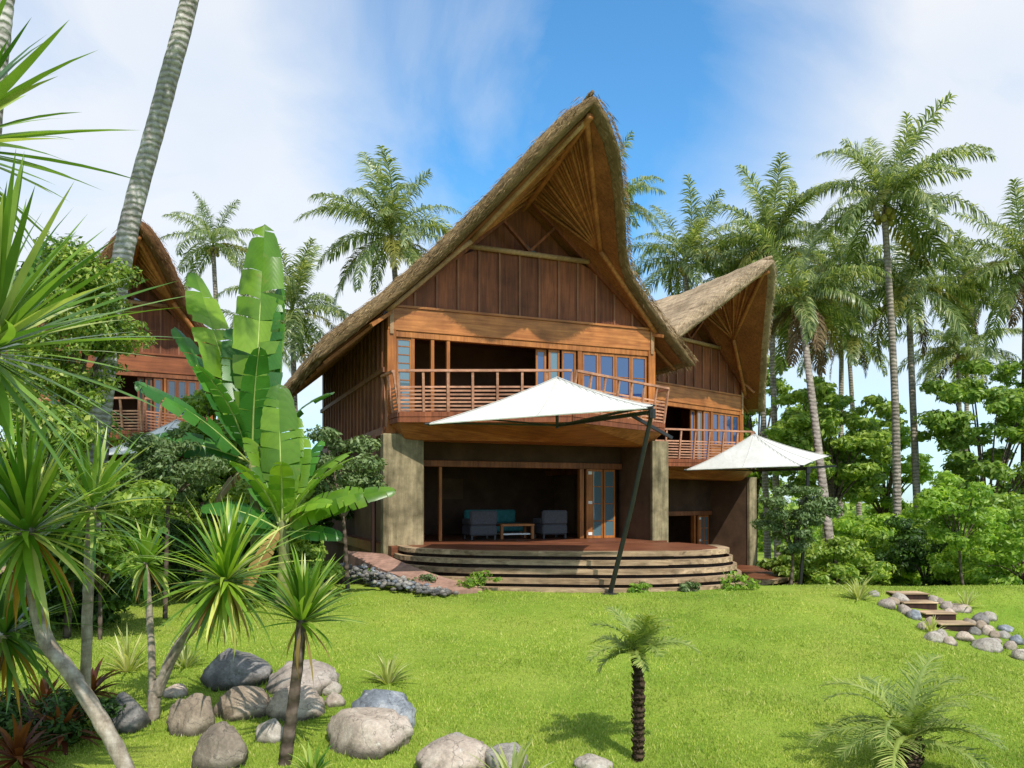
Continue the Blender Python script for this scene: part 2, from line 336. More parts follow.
# ================================================================== SETTING
def lawn_patches(m):
    nt = m.node_tree; p = [q for q in nt.nodes if q.type == 'BSDF_PRINCIPLED'][0]; src = p.inputs['Base Color'].links[0].from_socket
    a = tex(nt, nscale=2.6, detail=4, rough=.6); b = tex(nt, nscale=.8, detail=5, rough=.65, dist=.8)
    col = mixc(nt, .7, src, ramp(nt, a, [(.3,(.7,.78,.6)),(.7,(1.2,1.12,1.15))]), 'MULTIPLY')
    col = mixc(nt, ramp(nt, b, [(.5,(0,0,0)),(.7,(.42,.42,.42))]), col, (.54,.55,.17))
    nt.links.new(col, p.inputs['Base Color'])
    t = [q for q in nt.nodes if q.type == 'BSDF_TRANSLUCENT'][0]; nt.links.new(col, t.inputs[0])
def build_ground():
    def axis(n, a, far):
        t = np.linspace(-1, 1, n); return np.sinh(t*a)/math.sinh(a)*far
    xs = axis(201, 6.0, 1500.)
    ys = np.concatenate([np.linspace(-40, 4, 12), np.arange(4.5, 26, .25), 26+np.sinh(np.linspace(0, 5.2, 40))/math.sinh(5.2)*2500])
    xs = np.unique(np.concatenate([xs, np.arange(-14, 14, .3)]))
    V = np.array([(x, y, ground(x, y)) for y in ys for x in xs]); nx = len(xs)
    i = np.arange((len(ys)-1)*nx).reshape(len(ys)-1, nx)[:, :-1].ravel()
    Fq = np.stack([i, i+1, i+nx+1, i+nx], 1)
    m, nt, out = new_mat('lawn_ground')
    a = tex(nt, nscale=.45, detail=6, rough=.6); b = tex(nt, nscale=9, detail=6, rough=.7); c = tex(nt, nscale=60, detail=3, rough=.7)
    col = ramp(nt, a, [(.3, (.17,.29,.03)), (.52, (.28,.39,.055)), (.72, (.4,.45,.09))])
    col = mixc(nt, .6, col, ramp(nt, b, [(.3, (.6,.65,.5)), (.7, (1.2,1.15,1.1))]), 'MULTIPLY')
    col = mixc(nt, .6, col, ramp(nt, c, [(.3, (.5,.55,.45)), (.7, (1.25,1.2,1.1))]), 'MULTIPLY')
    pbsdf(nt, out, col, .9, bump(nt, c, .8, .03), .1)
    tag(link('ground', np_mesh('ground', V, [Fq], [m], smooth=True)), kind='structure')
    # mown grass blades
    n = 330000
    d = 6.6*np.exp(RNG.random(n)*math.log(19.6/6.6)); x = (RNG.random(n)*2-1)*.70*d
    keep = np.ones(n, bool)
    keep &= ~((x > -3.6) & (x < 6.2) & (d > 17.05)); keep &= ~((x > 7.55) & (x < 9.3) & (d > 14.3) & (d < 16.6))
    x = x[keep]; d = d[keep]; n = len(x)
    z = np.array([ground(a, b) for a, b in zip(x, d)])
    clump = np.array([noise.noise((a*.9, b*.9, 3.)) for a, b in zip(x, d)])
    h = (.012+.018*RNG.random(n))*(1+.7*clump)*(1+1.1*(RNG.random(n) < .05)); w = .004+.004*RNG.random(n)+.0004*d
    az = RNG.random(n)*6.283; lean = .25+.7*RNG.random(n)
    b0 = np.stack([x, d, z-.01], 1); wd = np.stack([np.cos(az), np.sin(az), 0*az], 1)*w[:, None]
    la = RNG.random(n)*6.283
    tip = b0+np.stack([np.cos(la)*lean*h, np.sin(la)*lean*h, h+.01], 1)
    V = np.stack([b0-wd, b0+wd, tip], 1).reshape(-1, 3); T = np.arange(3*n).reshape(n, 3)
    m = foliage('grass_blade', (.28,.41,.05), (.47,.57,.10), .35, .55, .15, (.66,.66,.25), None, .5)
    lawn_patches(m)
    tag(link('lawn_grass', np_mesh('lawn_grass', V, [T], [m])), 'short bright green lawn grass sloping up to the houses', 'grass', kind='stuff')
build_ground()

# ================================================================== HOUSES
def house(name, label, loc, ang, W, ov, pk, hr0, rise, he, p_tab, depth, th, mats, detail=True, seed=1, sc=1., gz0=0.):
    root = empty(name, loc, label, 'house', 'thatched houses in a row', R(ang), sc)
    rnd = random.Random(seed); rg = np.random.default_rng(seed)
    uc = W/2; ovL, ovR = ov if isinstance(ov, tuple) else (ov, ov); ov = (ovL+ovR)/2; HW = W/2+ov
    HS = lambda s: W/2+(ovR if s > 0 else ovL)
    HE = lambda s: hr0-(hr0-he)*HS(s)/HW
    pa = [a for a, _ in p_tab]; pv = [v for _, v in p_tab]
    pf = lambda a: float(np.interp(a, pa, pv))
    # smooth the overhang profile
    xs_ = np.linspace(0, 1, 101); ys_ = np.interp(xs_, pa, pv); kk = np.ones(13)/13
    ys_s = np.convolve(np.pad(ys_, 6, mode='edge'), kk, 'valid'); pf = lambda a: float(np.interp(a, xs_, ys_s))
    hr = lambda v: hr0-rise*v if v < 0 else hr0-.10*v+.010*v*v
    def under(t, v):
        a = abs(t); s = 1 if t >= 0 else -1; h = hr(v)
        return Vector((uc+s*a*HS(s), v, h+(HE(s)-h)*a))
    def slope_dir(t, v):
        s = 1 if t >= 0 else -1; h = hr(v); return Vector((s*HW, 0, he-h)).normalized()
    nt_, nv = 64, 44
    ts = np.linspace(-1, 1, 2*nt_+1); ss = np.linspace(0, 1, nv+1)**1.7
    N1, N2 = len(ts), len(ss)
    prof = 5                                        # rings across the edge, underside to top
    Vl = []; UV = []
    def off(t, v, k, s):                            # k 0..1 thickness fraction
        b = under(t, v); a = abs(t); d = slope_dir(t, v)
        nrm = Vector((-d.z*(1 if t >= 0 else -1)*0, 0, 1))
        nrm = Vector((abs(d.z)*(1 if t > 0 else -1), 0, abs(d.x))) if a > .04 else Vector((abs(d.z)*t/.04, 0, 1)).normalized()
        return b+nrm*th*k
    for j, s in enumerate(ss):
        for i, t in enumerate(ts):
            a = abs(t); v = -pf(a)+s*(depth+pf(a))
            q = off(t, v, 0, s); Vl.append(q); UV.append((v, a*HW*1.4))
    nb = len(Vl)
    for j, s in enumerate(ss):
        for i, t in enumerate(ts):
            a = abs(t); v = -pf(a)+s*(depth+pf(a))
            edge = min(1., s*14+.62)*min(1., (1-a)*9+.55)
            q = off(t, v, edge, s)
            n = noise.fractal((q.x*1.6+seed*7, q.y*1.6, q.z*1.6), 1., 2., 4)*.10*min(1., th/.5)
            q = q+Vector((.3*n, (.5*n if s == 0 else 0), n)); Vl.append(q); UV.append((v, a*HW*1.4))
    def id0(i, j): return j*N1+i
    fq = []
    for j in range(N2-1):
        for i in range(N1-1):
            fq.append((id0(i,j), id0(i,j+1), id0(i+1,j+1), id0(i+1,j)))
            fq.append((nb+id0(i,j), nb+id0(i+1,j), nb+id0(i+1,j+1), nb+id0(i,j+1)))
    # bulging edge band around the whole rim
    rim = [(i, 0) for i in range(N1)]+[(N1-1, j) for j in range(1, N2)]+[(i, N2-1) for i in range(N1-2, -1, -1)]+[(0, j) for j in range(N2-2, 0, -1)]
    prev = None; start = len(Vl); nr = len(rim); rings = []
    for (i, j) in rim:
        A = Vl[id0(i,j)]; B = Vl[nb+id0(i,j)]; ring = [id0(i,j)]
        t = ts[i]; outv = Vector((0,0,0))
        if j == 0: outv += Vector((0,-1,0))
        if j == N2-1: outv += Vector((0,1,0))
        if i in (0, N1-1): outv += Vector(((1 if t > 0 else -1)*.7, 0, -.5))
        for k in (1, 2, 3):
            f = k/4; bul = math.sin(f*3.14)*.16*th/.5+.05*noise.fractal((A.x*3, A.y*3+k*3, A.z*3), 1., 2., 3)
            Vl.append(A.lerp(B, f)+outv*bul); UV.append((A.x*.8+A.y+k*.12, A.z*1.3+f*.5)); ring.append(len(Vl)-1)
        ring.append(nb+id0(i,j)); rings.append(ring)
    for a in range(nr):
        r0, r1 = rings[a], rings[(a+1) % nr]
        for k in range(4): fq.append((r0[k], r1[k], r1[k+1], r0[k+1]))
    V = np.array([tuple(v) for v in Vl])
    me = np_mesh('thatch_roof', V, [np.array(fq)], [mats[0]], smooth=True, uv=UV)
    roof = link('thatch_roof', me, root)
    # loose straw: fringe on the front rim, eaves and over the top near the front
    S = []
    def strand(p, d, L, w):
        d = Vector(d).normalized(); sd = d.cross(Vector((rnd.uniform(-1,1), rnd.uniform(-1,1), rnd.uniform(-1,1)))).normalized()*w
        mdl = p+d*L*.55+Vector((0,0,-.02*L)); tip = p+d*L+Vector((0,0,-.12*L))
        S.append((p-sd, p+sd, mdl+sd*.7, tip, mdl-sd*.7))
    nfr = 6500 if detail else 3500
    for _ in range(nfr):
        r = rnd.random()
        if r < .62:      # front rim
            t = rnd.uniform(-1, 1); a = abs(t); v = -pf(a); k = rnd.random()**.8
            p = off(t, v, k*.9, 0)+Vector((0, -.16*math.sin(k*3.14)*th/.5+.03, 0))
            d = slope_dir(t, v)*rnd.uniform(.5, 1.2)+Vector((rnd.gauss(0,.18), -rnd.uniform(.0,.3), rnd.gauss(-.03,.08)))
            strand(p, d, rnd.uniform(.05, .2), rnd.uniform(.004,.008))
        elif r < .85:    # eaves
            s = rnd.random(); sg = rnd.choice((-1, 1)); v = -pf(1)+s*(depth+pf(1)); t = sg*.995
            p = off(t, v, rnd.random()*.6, s); d = slope_dir(t, v)+Vector((rnd.gauss(0,.15), rnd.gauss(0,.15), -rnd.uniform(.1,.8)))
            strand(p, d, rnd.uniform(.1, .3), rnd.uniform(.005,.012))
        else:            # top surface just behind the rim
            t = rnd.uniform(-1, 1); a = abs(t); v = -pf(a)+rnd.random()**2*3.5
            p = off(t, v, .97, .3); d = slope_dir(t, v)+Vector((rnd.gauss(0,.1), rnd.gauss(0,.2), rnd.uniform(.02,.3)))
            strand(p, d, rnd.uniform(.12, .3), rnd.uniform(.004,.008))
    V = np.array([[tuple(q) for q in s] for s in S]).reshape(-1, 3)
    me = np_mesh('loose_straw', V, [np.arange(len(V)).reshape(-1, 5)], [mats[1]])
    tag(link('loose_straw', me, roof), kind='stuff')
    # ridge cap bundle
    mb = MB(); pts = [under(0, v)+Vector((0,0,th*.8)) for v in np.linspace(-pf(0)-.02, -pf(0)+1.0, 6)]
    mb.tube(pts, [.05,.07,.08,.08,.07,.04], 10, .12); mb.build('ridge_cap', mats[0], roof, True)
    # lining under the thatch (bamboo) : strips running down the slope
    L1 = []; fz = []
    for sgn in (-1, 1):
        for j, s in enumerate(np.linspace(.012, .75, 40)):
            for i, a in enumerate(np.linspace(.0, .97, 12)):
                v = -pf(a)+s*(depth+pf(a)); q = under(sgn*a, v)-Vector((0,0,.035)); L1.append(tuple(q))
    for g in (0, 480):
        for j in range(39):
            for i in range(11): b = g+j*12+i; fz.append((b, b+1, b+13, b+12))
    link('roof_lining', np_mesh('roof_lining', np.array(L1), [np.array(fz)], [M['lining']], smooth=True), root)
    # fan rafters from the knee up to the ridge
    kn, kv = .35, min(.85, pf(.35)-.3)
    for sgn in (-1, 1):
        K = under(sgn*kn, -kv)-Vector((0,0,.12))
        for k, v1 in enumerate(np.linspace(-.05, -pf(0)+.35, 8 if detail else 6)):
            q = under(sgn*.015, v1)-Vector((0,0,.10)); mb = MB(); pts = []
            for f in np.linspace(.04, 1, 7):
                pp = K.lerp(q, f); t = (pp.x-uc)/HS(pp.x-uc); zz = under(t, pp.y).z-.09; pts.append(Vector((pp.x, pp.y, min(pp.z, zz))))
            mb.tube(pts, [.045]+[.04]*6, 6); mb.build('rafter', M['rafter'], root, True)
        # thin bamboo battens between
        mb = MB()
        for v1 in np.linspace(-.2, -pf(0)+.5, 24 if detail else 12):
            q = under(sgn*.02, v1); pts = []
            for f in np.linspace(.12, 1, 6):
                pp = K.lerp(q, f); t = (pp.x-uc)/HS(pp.x-uc); pts.append(Vector((pp.x, pp.y, under(t, pp.y).z-.055)))
            mb.tube(pts, .022, 5)
        mb.build('bamboo_battens', M['rafter'], root)
        # rake poles: peak to knee and knee to eave
        P0 = under(0, -pf(0)+.3)-Vector((0,0,.12)); Cn = Vector((uc+sgn*(W/2+.05), -.17, 6.33))
        for A_, B_ in ((P0, K), (K, Cn)):
            pts = []
            for f in np.linspace(0, 1, 9):
                pp = A_.lerp(B_, f); t = (pp.x-uc)/HS(pp.x-uc); pts.append(Vector((pp.x, pp.y, min(pp.z, under(t, pp.y).z-.07))))
            mb = MB(); mb.tube(pts, .075, 8); mb.build('rake_pole', M['pole'] if sgn < 0 else M['rafter'], root, True)
        mb = MB()   # strut from wall corner to knee
        mb.bar((uc+sgn*(W/2-.1), -.12, he+1.1), tuple(under(sgn*.80, -.45)-Vector((0,0,.14))), .09, .09); mb.build('eave_strut', M['rafter'], root)
    mb = MB(); mb.tube([under(0, v)-Vector((0,0,.16)) for v in np.linspace(-pf(0)+.1, 3, 8)], .09, 8); mb.build('ridge_pole', M['rafter'], root, True)
    # ---- gable wall
    bt, bb = 6.23, 5.62                              # front beam top and bottom
    gz = 8.05 if W > 7 else bt+.57*(hr0-bt)
    half = lambda z: max(0., HW*(hr0-z)/(hr0-he)-.12)
    mb = MB()
    n = max(8, int(round(2*half(bt)/.58))); xs = np.linspace(uc-half(bt)-.02, uc+half(bt)+.02, n+1)
    for i in range(n):
        x0, x1 = xs[i]+.004, xs[i+1]-.004
        def top(x): return min(gz, hr0-(abs(x-uc)+.12)*(hr0-he)/HW)
        poly = [(x0, bt-.02), (x1, bt-.02)]
        if top(x1) > bt: poly.append((x1, top(x1)))
        xm = None
        if top(x0) > bt: poly.append((x0, top(x0)))
        if len(poly) > 2: mb.extr(poly, -.02+rnd.uniform(-.006,.006), .04)
    mb.build('gable_wall', M['siding'], root)
    for i in range(1, n):
        tz = min(gz-.02, hr0-(abs(xs[i]-uc)+.16)*(hr0-he)/HW)
        if tz > bt+.15:
            mb = MB(); mb.box(xs[i]-.028, xs[i]+.028, -.065, -.022, bt, tz); mb.build('gable_batten', M['batten'], root)
    mb = MB()  # recessed loft behind the truss
    mb.extr([(uc-half(gz-.3), gz-.3), (uc+half(gz-.3), gz-.3), (uc, hr0-.1)], .42, .46); mb.build('loft_wall', M['siding'], root)
    mb = MB(); mb.tube([(uc-half(gz)-.05, -.10, gz+.02), (uc+half(gz)+.05, -.10, gz)], .075, 8); mb.build('gable_pole', M['pole'], root, True)
    for sg in (-1, 1):
        mb = MB(); mb.bar((uc+.0*sg, -.03, gz+.1), (uc+sg*half(gz+.85)*.96, -.03, gz+.85), .13, .07); mb.build('gable_brace', M['siding'], root)
        mb = MB(); mb.bar((uc+sg*(half(bt)+.02), -.06, bt+.02), (uc+sg*.1, -.06, hr0-.16), .12, .14); mb.build('gable_rafter', M['siding'], root)
    mb = MB(); mb.extr([(uc-.24, gz+.42), (uc, gz+.12), (uc+.26, gz+.1), (uc+.05, gz+.2)], -.012, .0); mb.build('gable_light_patch', M['pane_pale'], root)  # pale patch standing in for daylight through a hole in the gable
    # ---- front beam, posts, trim
    mb = MB(); mb.box(.0, W, -.12, .1, bb, bt); mb.build('front_beam', M['beam'], root, bevel=.012)
    mb = MB(); mb.box(.0, W, -.16, .0, bt, bt+.06); mb.build('beam_cap', M['beam'], root)
    mb = MB(); mb.box(.16, W-.16, -.09, .06, bb-.16, bb-.003); mb.build('head_trim', M['frame'], root, bevel=.008)
    fl = 3.4
    for x0 in (-.02, W-.22):
        mb = MB(); mb.box(x0, x0+.24, -.125, .12, fl-.5, bb-.002); mb.build('corner_post', M['beam_v'], root, bevel=.012)
        mb = MB(); mb.box(x0+.06, x0+.16, -.165, -.126, bb-.1, bt+.5); mb.build('corner_peg', M['pole'], root)
    # ---- upper storey front: louvres, posts, open bay, glass doors, window group
    k = W/8.1
    def framed(nm, x0, x1, z0, z1, y, glassm, f=.055, d=.05, bars=0):
        mb = MB()
        mb.box(x0, x0+f, y-d/2, y+d/2, z0, z1); mb.box(x1-f, x1, y-d/2, y+d/2, z0, z1)
        mb.box(x0+f, x1-f, y-d/2+.002, y+d/2-.002, z0, z0+f*1.3); mb.box(x0+f, x1-f, y-d/2+.002, y+d/2-.002, z1-f*1.2, z1)
        for b in range(bars):
            zz = z0+(z1-z0)*(b+1)/(bars+1); mb.box(x0+f, x1-f, y-d/2+.008, y+d/2-.008, zz-.014, zz+.014)
        fr = mb.build(nm, M['frame'], root)
        mb = MB(); mb.box(x0+f*.6, x1-f*.6, y-.006, y+.006, z0+f*.6, z1-f*.6); mb.build('pane', glassm, fr)
        return fr
    zt = bb-.17
    framed('louvre_panel', .24*k, .65*k, fl+.05, zt, -.02, M['pane_pale'], .05, .05, 8)
    for xx in (.68, 1.22, 1.66):
        mb = MB(); mb.box(xx*k-.045, xx*k+.045, -.07, .05, fl, zt); mb.build('veranda_post', M['beam_v'], root)
    framed('folding_door', 4.30*k, 4.62*k, fl+.03, zt, .10, M['pane_blue'], .06)
    framed('folding_door', 4.66*k, 5.00*k, fl+.03, zt, .02, M['pane_pale'], .06)
    framed('folding_door', 5.06*k, 5.50*k, fl+.03, zt, -.02, M['pane_blue'], .06)
    mb = MB(); mb.box(5.55*k, 5.68*k, -.08, .06, fl, zt); mb.build('veranda_post', M['beam_v'], root)
    sill = fl+.72
    mb = MB(); mb.box(5.69*k, W-.23, -.03, .05, fl, sill); mb.build('wall_panel', M['frame'], root)
    nw = 4
    for i in range(nw):
        a = 5.70*k+(W-.24-5.70*k)*i/nw; b = 5.70*k+(W-.24-5.70*k)*(i+1)/nw
        framed('window', a+.005, b-.005, sill+.003, zt, -.015, M['pane_blue'], .06, .07, 1)
    # ---- shell: side and back walls, floors
    def side(u0, sgn):
        sg_ = -1 if u0 < uc else 1; eave_in = min(under(sg_*(W/2)/HS(sg_), v_).z for v_ in np.linspace(.2, depth-.7, 9))-.01
        n = int((depth-1)/.55)
        mb = MB(); mb.box(min(u0, u0+sgn*.08), max(u0, u0+sgn*.08), .13, depth-.6, fl-.45, eave_in); mb.build('side_wall', M['sidewood'], root)
        for i in range(n):
            v = .35+i*.55; mb = MB(); x0, x1 = sorted((u0-sgn*.002, u0-sgn*.06)); mb.box(x0, x1, v, v+.07, fl-.3, eave_in-.05); mb.build('side_batten', M['batten'], root)
        mb = MB(); x0, x1 = sorted((u0-sgn*.003, u0-sgn*.09)); mb.box(x0, x1, .14, depth-.6, fl-.5, fl-.302); mb.build('side_sill', M['sidewood'], root)
        mb = MB(); x0, x1 = sorted((u0-sgn*.003, u0-sgn*.08)); mb.box(x0, x1, .14, depth-.6, fl+1.15, fl+1.28); mb.build('side_rail', M['batten'], root)
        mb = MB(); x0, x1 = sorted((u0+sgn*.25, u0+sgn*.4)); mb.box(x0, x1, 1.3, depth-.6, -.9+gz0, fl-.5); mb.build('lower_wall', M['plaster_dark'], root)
        # rafters tails under the eave
        for i in range(8):
            v = .4+i*1.2; s = -1 if u0 < uc else 1
            mb = MB(); mb.bar(tuple(under(s*.72, v)-Vector((0,0,.13))), tuple(under(s*.985, v)-Vector((0,0,.11))), .08); mb.build('rafter_tail', M['rafter'], root)
    side(0., 1); side(W, -1)
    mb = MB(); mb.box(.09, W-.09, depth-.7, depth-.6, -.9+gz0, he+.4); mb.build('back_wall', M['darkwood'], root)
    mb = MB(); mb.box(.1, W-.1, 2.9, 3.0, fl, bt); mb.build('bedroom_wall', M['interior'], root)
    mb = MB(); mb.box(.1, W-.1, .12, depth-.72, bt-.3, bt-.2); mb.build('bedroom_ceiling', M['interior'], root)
    # balcony: prow shaped slab with fascia, soffit below
    prow = [(.05*k, .12), (.12*k, -.85), (4.15*k, -2.5), (W-.02, -.62), (W-.05, .12)]
    mb = MB(); mb.prism(prow, fl-.24, fl); bal = mb.build('balcony', M['soffit'], root)
    mb = MB(); inn = [(uc+(x-uc)*.93, .12+(y-.12)*.45 if y < 0 else y-.01) for x, y in prow]; out_ = [(x, y) for x, y in prow]
    mb.add([(x,y,fl-.243) for x,y in out_]+[(x,y,fl-.66) for x,y in inn], [(i,i+1,6+i,5+i) for i in range(4)]+[(9,8,7,6,5)])
    mb.build('soffit', M['beam'], bal)
    mb = MB()
    for i in range(1, 4):
        a = Vector((*prow[i], 0)) if i < 4 else None
    edge = [Vector((*prow[i], 0)) for i in range(5)]
    for i in range(4):
        a, b = edge[i], edge[i+1]
        for q, zz in enumerate((fl-.2, fl-.06)):
            o_ = (b-a).normalized().cross(Vector((0,0,1)))*(.025+.012*q)
            mb.bar(a+o_+Vector((0,0,zz)), b+o_+Vector((0,0,zz)), .04, .125)
    mb.build('fascia_boards', M['siding'], bal)
    mb = MB(); mb.box(.1, W-.1, .125, depth-.72, fl-.45, fl-.02); mb.build('floor_slab', M['soffit'], root)
    # railing: slats, posts leaning outwards, top rail
    for i in range(4):
        a, b = edge[i], edge[i+1]; d = (b-a); L = d.length; d.normalize(); outn = d.cross(Vector((0,0,1)))
        lean = outn*.16; H = 1.02
        rail = MB(); rail.bar(a+lean+Vector((0,0,fl+H)), b+lean+Vector((0,0,fl+H)), .09, .06)
        rl = rail.build('railing', M['rail'], bal)
        np_ = max(1, int(round(L/.62)))
        for j in range(np_+1):
            q = a+d*L*j/np_
            mb = MB(); mb.bar(q+Vector((0,0,fl-.02)), q+lean+Vector((0,0,fl+H-.03)), .06, .05, up=outn); mb.build('baluster', M['rail'], bal)
        mb = MB()
        for s_ in range(7):
            f = (.06+s_*.092); q0 = a+lean*f*.96+outn*-.03; q1 = b+lean*f*.96+outn*-.03
            mb.bar(q0+Vector((0,0,fl+H*f)), q1+Vector((0,0,fl+H*f)), .025, .045)
        mb.build('rail_slats', M['rail'], rl)
    # ---- ground floor
    g = 1.2; n_before = len(COL.objects)
    mb = MB(); mb.box(-.05, W+.05, -.7, depth-.65, -.28, -.01); mb.build('ground_slab', M['decktop'], root)
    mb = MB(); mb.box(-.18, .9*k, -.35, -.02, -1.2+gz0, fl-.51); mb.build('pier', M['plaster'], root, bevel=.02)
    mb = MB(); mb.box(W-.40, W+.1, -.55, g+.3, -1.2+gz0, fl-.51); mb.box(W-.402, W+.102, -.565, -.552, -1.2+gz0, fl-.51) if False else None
    mb.build('pier', M['plaster_dark'], root, bevel=.02)  # pier sides in darker plaster, their shade put into the colour
    mb = MB(); mb.box(W-.42, W+.12, -.66, -.553, -1.2+gz0, fl-.51); mb.build('pier_lit_face', M['plaster'], root)  # front slab in paler plaster, sunlight on the pier put into the colour
    mb = MB(); mb.box(-.3, -.18, .5, .62, -1.2+gz0, fl-.5); mb.build('veranda_post', M['darkwood'], root)
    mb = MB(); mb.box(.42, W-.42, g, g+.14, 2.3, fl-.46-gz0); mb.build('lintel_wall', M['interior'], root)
    mb = MB(); mb.box(.42, W-.42, g-.1, g+.1, 2.12, 2.298); mb.build('door_head', M['sidewood'], root, bevel=.01)  # darker wood than the posts: shadow under the balcony put into the colour
    x0s = .95*k
    framed('folding_door', x0s, x0s+.24, 0, 2.11, g-.05, M['pane_blue'], .05)
    framed('folding_door', x0s+.30, x0s+.40, 0, 2.11, g+.05, M['pane_blue'], .04)
    mb = MB(); mb.box(x0s+.82, x0s+.90, g-.06, g+.06, 0, 2.11); mb.build('door_post', M['frame'], root)
    mb = MB(); mb.box(6.22*k, 6.36*k, g-.08, g+.08, 0, 2.11); mb.build('door_post', M['frame'], root)
    mb = MB(); mb.box(6.40*k, 6.60*k, g-.18, g-.1, 0, 2.11); dd = mb.build('door_leaf', M['frame'], root)
    for zz in (.1, 1.05, 1.95):
        mb = MB(); mb.box(6.45*k, 6.58*k, g-.20, g-.182, zz, zz+.09); mb.build('hinge', M['white_paint'], dd)
    framed('folding_door', 6.64*k, 7.02*k, 0, 2.11, g-.04, M['pane_pale'], .055, .05, 3)
    framed('folding_door', 7.06*k, 7.46*k, 0, 2.11, g-.02, M['pane_pale'], .055, .05, 3)
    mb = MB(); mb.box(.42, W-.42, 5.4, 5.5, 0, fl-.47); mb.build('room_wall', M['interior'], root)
    mb = MB(); mb.box(3.1*k, 3.9*k, 5.37, 5.398, 1.2, 1.9); mb.build('wall_picture', M['plaster_dark'], root)
    for o in list(COL.objects)[n_before:]:
        if o.parent == root and o.name.split('.')[0] not in ('pier','pier_lit_face','veranda_post'): o.location.z = gz0
    # plinth
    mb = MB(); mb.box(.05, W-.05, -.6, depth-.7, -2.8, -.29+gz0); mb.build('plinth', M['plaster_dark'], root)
    return root

PT = [(0,3.86),(.12,3.6),(.22,2.95),(.33,2.1),(.42,1.35),(.5,.85),(.7,.5),(1,.25)]
PL = [(0,1.0),(.5,.5),(1,.04)]
H1 = house('thatched_house', 'largest thatched timber house in the middle with a towering pointed prow roof', (-3.28,21,1.43), 22, 8.1, (1.66, 1.1), 3.84, 9.7, .21, 5.0, PT, 11.6, .42, (M['thatch'], M['straw']))
k2 = .86
H2 = house('thatched_house', 'smaller thatched house on the right behind the big one with sunbleached thatch top', (3.78,26.0,0.80), 43, 7.4, 1.3, 3.4, 9.65, .17, 5.75, [(a, v*3.5) for a, v in PL], 9, .38, (M['thatch_grey'], M['straw_grey']), False, 3, .92, -.80)
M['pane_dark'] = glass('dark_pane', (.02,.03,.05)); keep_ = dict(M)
M['beam'] = wood('shaded_red_timber', (.16,.05,.02), (.34,.11,.04), 0, .5); M['frame'] = wood('shaded_frame', (.14,.05,.02), (.3,.11,.045), 2, .5)  # darker copies of the timbers, palm shade on the left house painted in
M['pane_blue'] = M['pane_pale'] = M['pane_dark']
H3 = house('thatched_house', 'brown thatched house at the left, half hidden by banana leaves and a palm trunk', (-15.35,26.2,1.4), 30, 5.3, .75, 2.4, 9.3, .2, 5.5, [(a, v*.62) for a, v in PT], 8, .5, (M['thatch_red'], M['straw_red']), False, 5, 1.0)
M.update(keep_)
# ------------------------------------------------------------------ terraces
def terrace(name, label, pts, ztop, n, riser, tread, back):
    root = empty(name, (0,0,0), label, 'terrace')
    cx = sum(p[0] for p in pts)/len(pts)
    def outset(o):
        res = []
        for i, p in enumerate(pts):
            a = Vector(pts[max(i-1,0)]); b = Vector(pts[min(i+1,len(pts)-1)]); d = (b-a).normalized(); nn = Vector((d.y,-d.x))
            fa = {len(pts)-1:.15, len(pts)-2:.25, len(pts)-3:.5, len(pts)-4:.8, 0:.3, 1:.6}.get(i, 1.) if n == 5 and o > 0 else 1.; res.append(Vector(p)+nn*o*fa)
        return res
    def smooth(pl):
        out = []
        for i in range(len(pl)-1):
            p0 = pl[max(i-1,0)]; p1 = pl[i]; p2 = pl[i+1]; p3 = pl[min(i+2,len(pl)-1)]
            for t in np.linspace(0,1,7)[:-1]:
                out.append(.5*((2*p1)+(p2-p0)*t+(2*p0-5*p1+4*p2-p3)*t*t+(3*p1-p0-3*p2+p3)*t**3))
        out.append(pl[-1]); return out
    for k in range(n):
        pl = smooth(outset(k*tread)); z1 = ztop-k*riser
        # solid riser, set back
        inner = smooth(outset(k*tread-.13))
        mb = MB(); mb.prism([(p.x,p.y) for p in inner]+[(p[0],p[1]) for p in back], z1-riser*1.9, z1-.075)
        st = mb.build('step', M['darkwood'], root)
        # nosing boards along the curved edge, one per board
        mb = MB(); L = len(pl); i = 0
        while i < L-1:
            j = min(L-1, i+random.choice((4,5,6,7)))
            w = .28; poly = [(p.x, p.y) for p in pl[i:j+1]]
            inn = smooth(outset(k*tread-w))[i:j+1]
            # shorten the ends a hair
            a = [(q[0], q[1]) for q in poly]+[(p.x,p.y) for p in inn[::-1]]
            dz = random.uniform(-.006,.006); mb.prism(a, z1-riser*.58+dz, z1+dz+.004)
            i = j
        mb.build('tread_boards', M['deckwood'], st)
    mb = MB()
    inn = smooth(outset(-.27)); mb.prism([(p.x,p.y) for p in inn]+list(back), ztop-.06, ztop+.002); mb.build('deck_boards', M['decktop'], root)
    return root
DP = [(-3.0,20.7),(-2.45,19.4),(-1.2,18.6),(.6,18.2),(2.4,18.05),(3.9,18.25),(4.9,18.8),(5.35,19.7),(5.4,21.0)]
terrace('curved_timber_terrace', 'curved stepped timber terrace in front of the big house', DP, 1.425, 5, .178, .3, [(4.6,22.2),(-3.2,20.95)])
DP2 = [(5.4,24.6),(6.2,23.9),(7.4,23.8),(8.5,24.8),(9.2,26.6),(9.3,28.4)]
terrace('low_timber_terrace', 'low dark timber steps in front of the right hand house', DP2, .17, 4, .17, .3, [(9.0,29.6),(8.6,30.0),(4.3,26.2)])
DP3 = [(-15.6,25.6),(-14.6,24.2),(-12.6,23.8),(-10.6,24.8),(-9.7,26.2),(-9.6,27.4)]
terrace('shaded_timber_terrace', 'shaded timber terrace under the left house behind the plants', DP3, .9, 4, .2, .3, [(-10.6,28.8),(-15.4,26.2)])

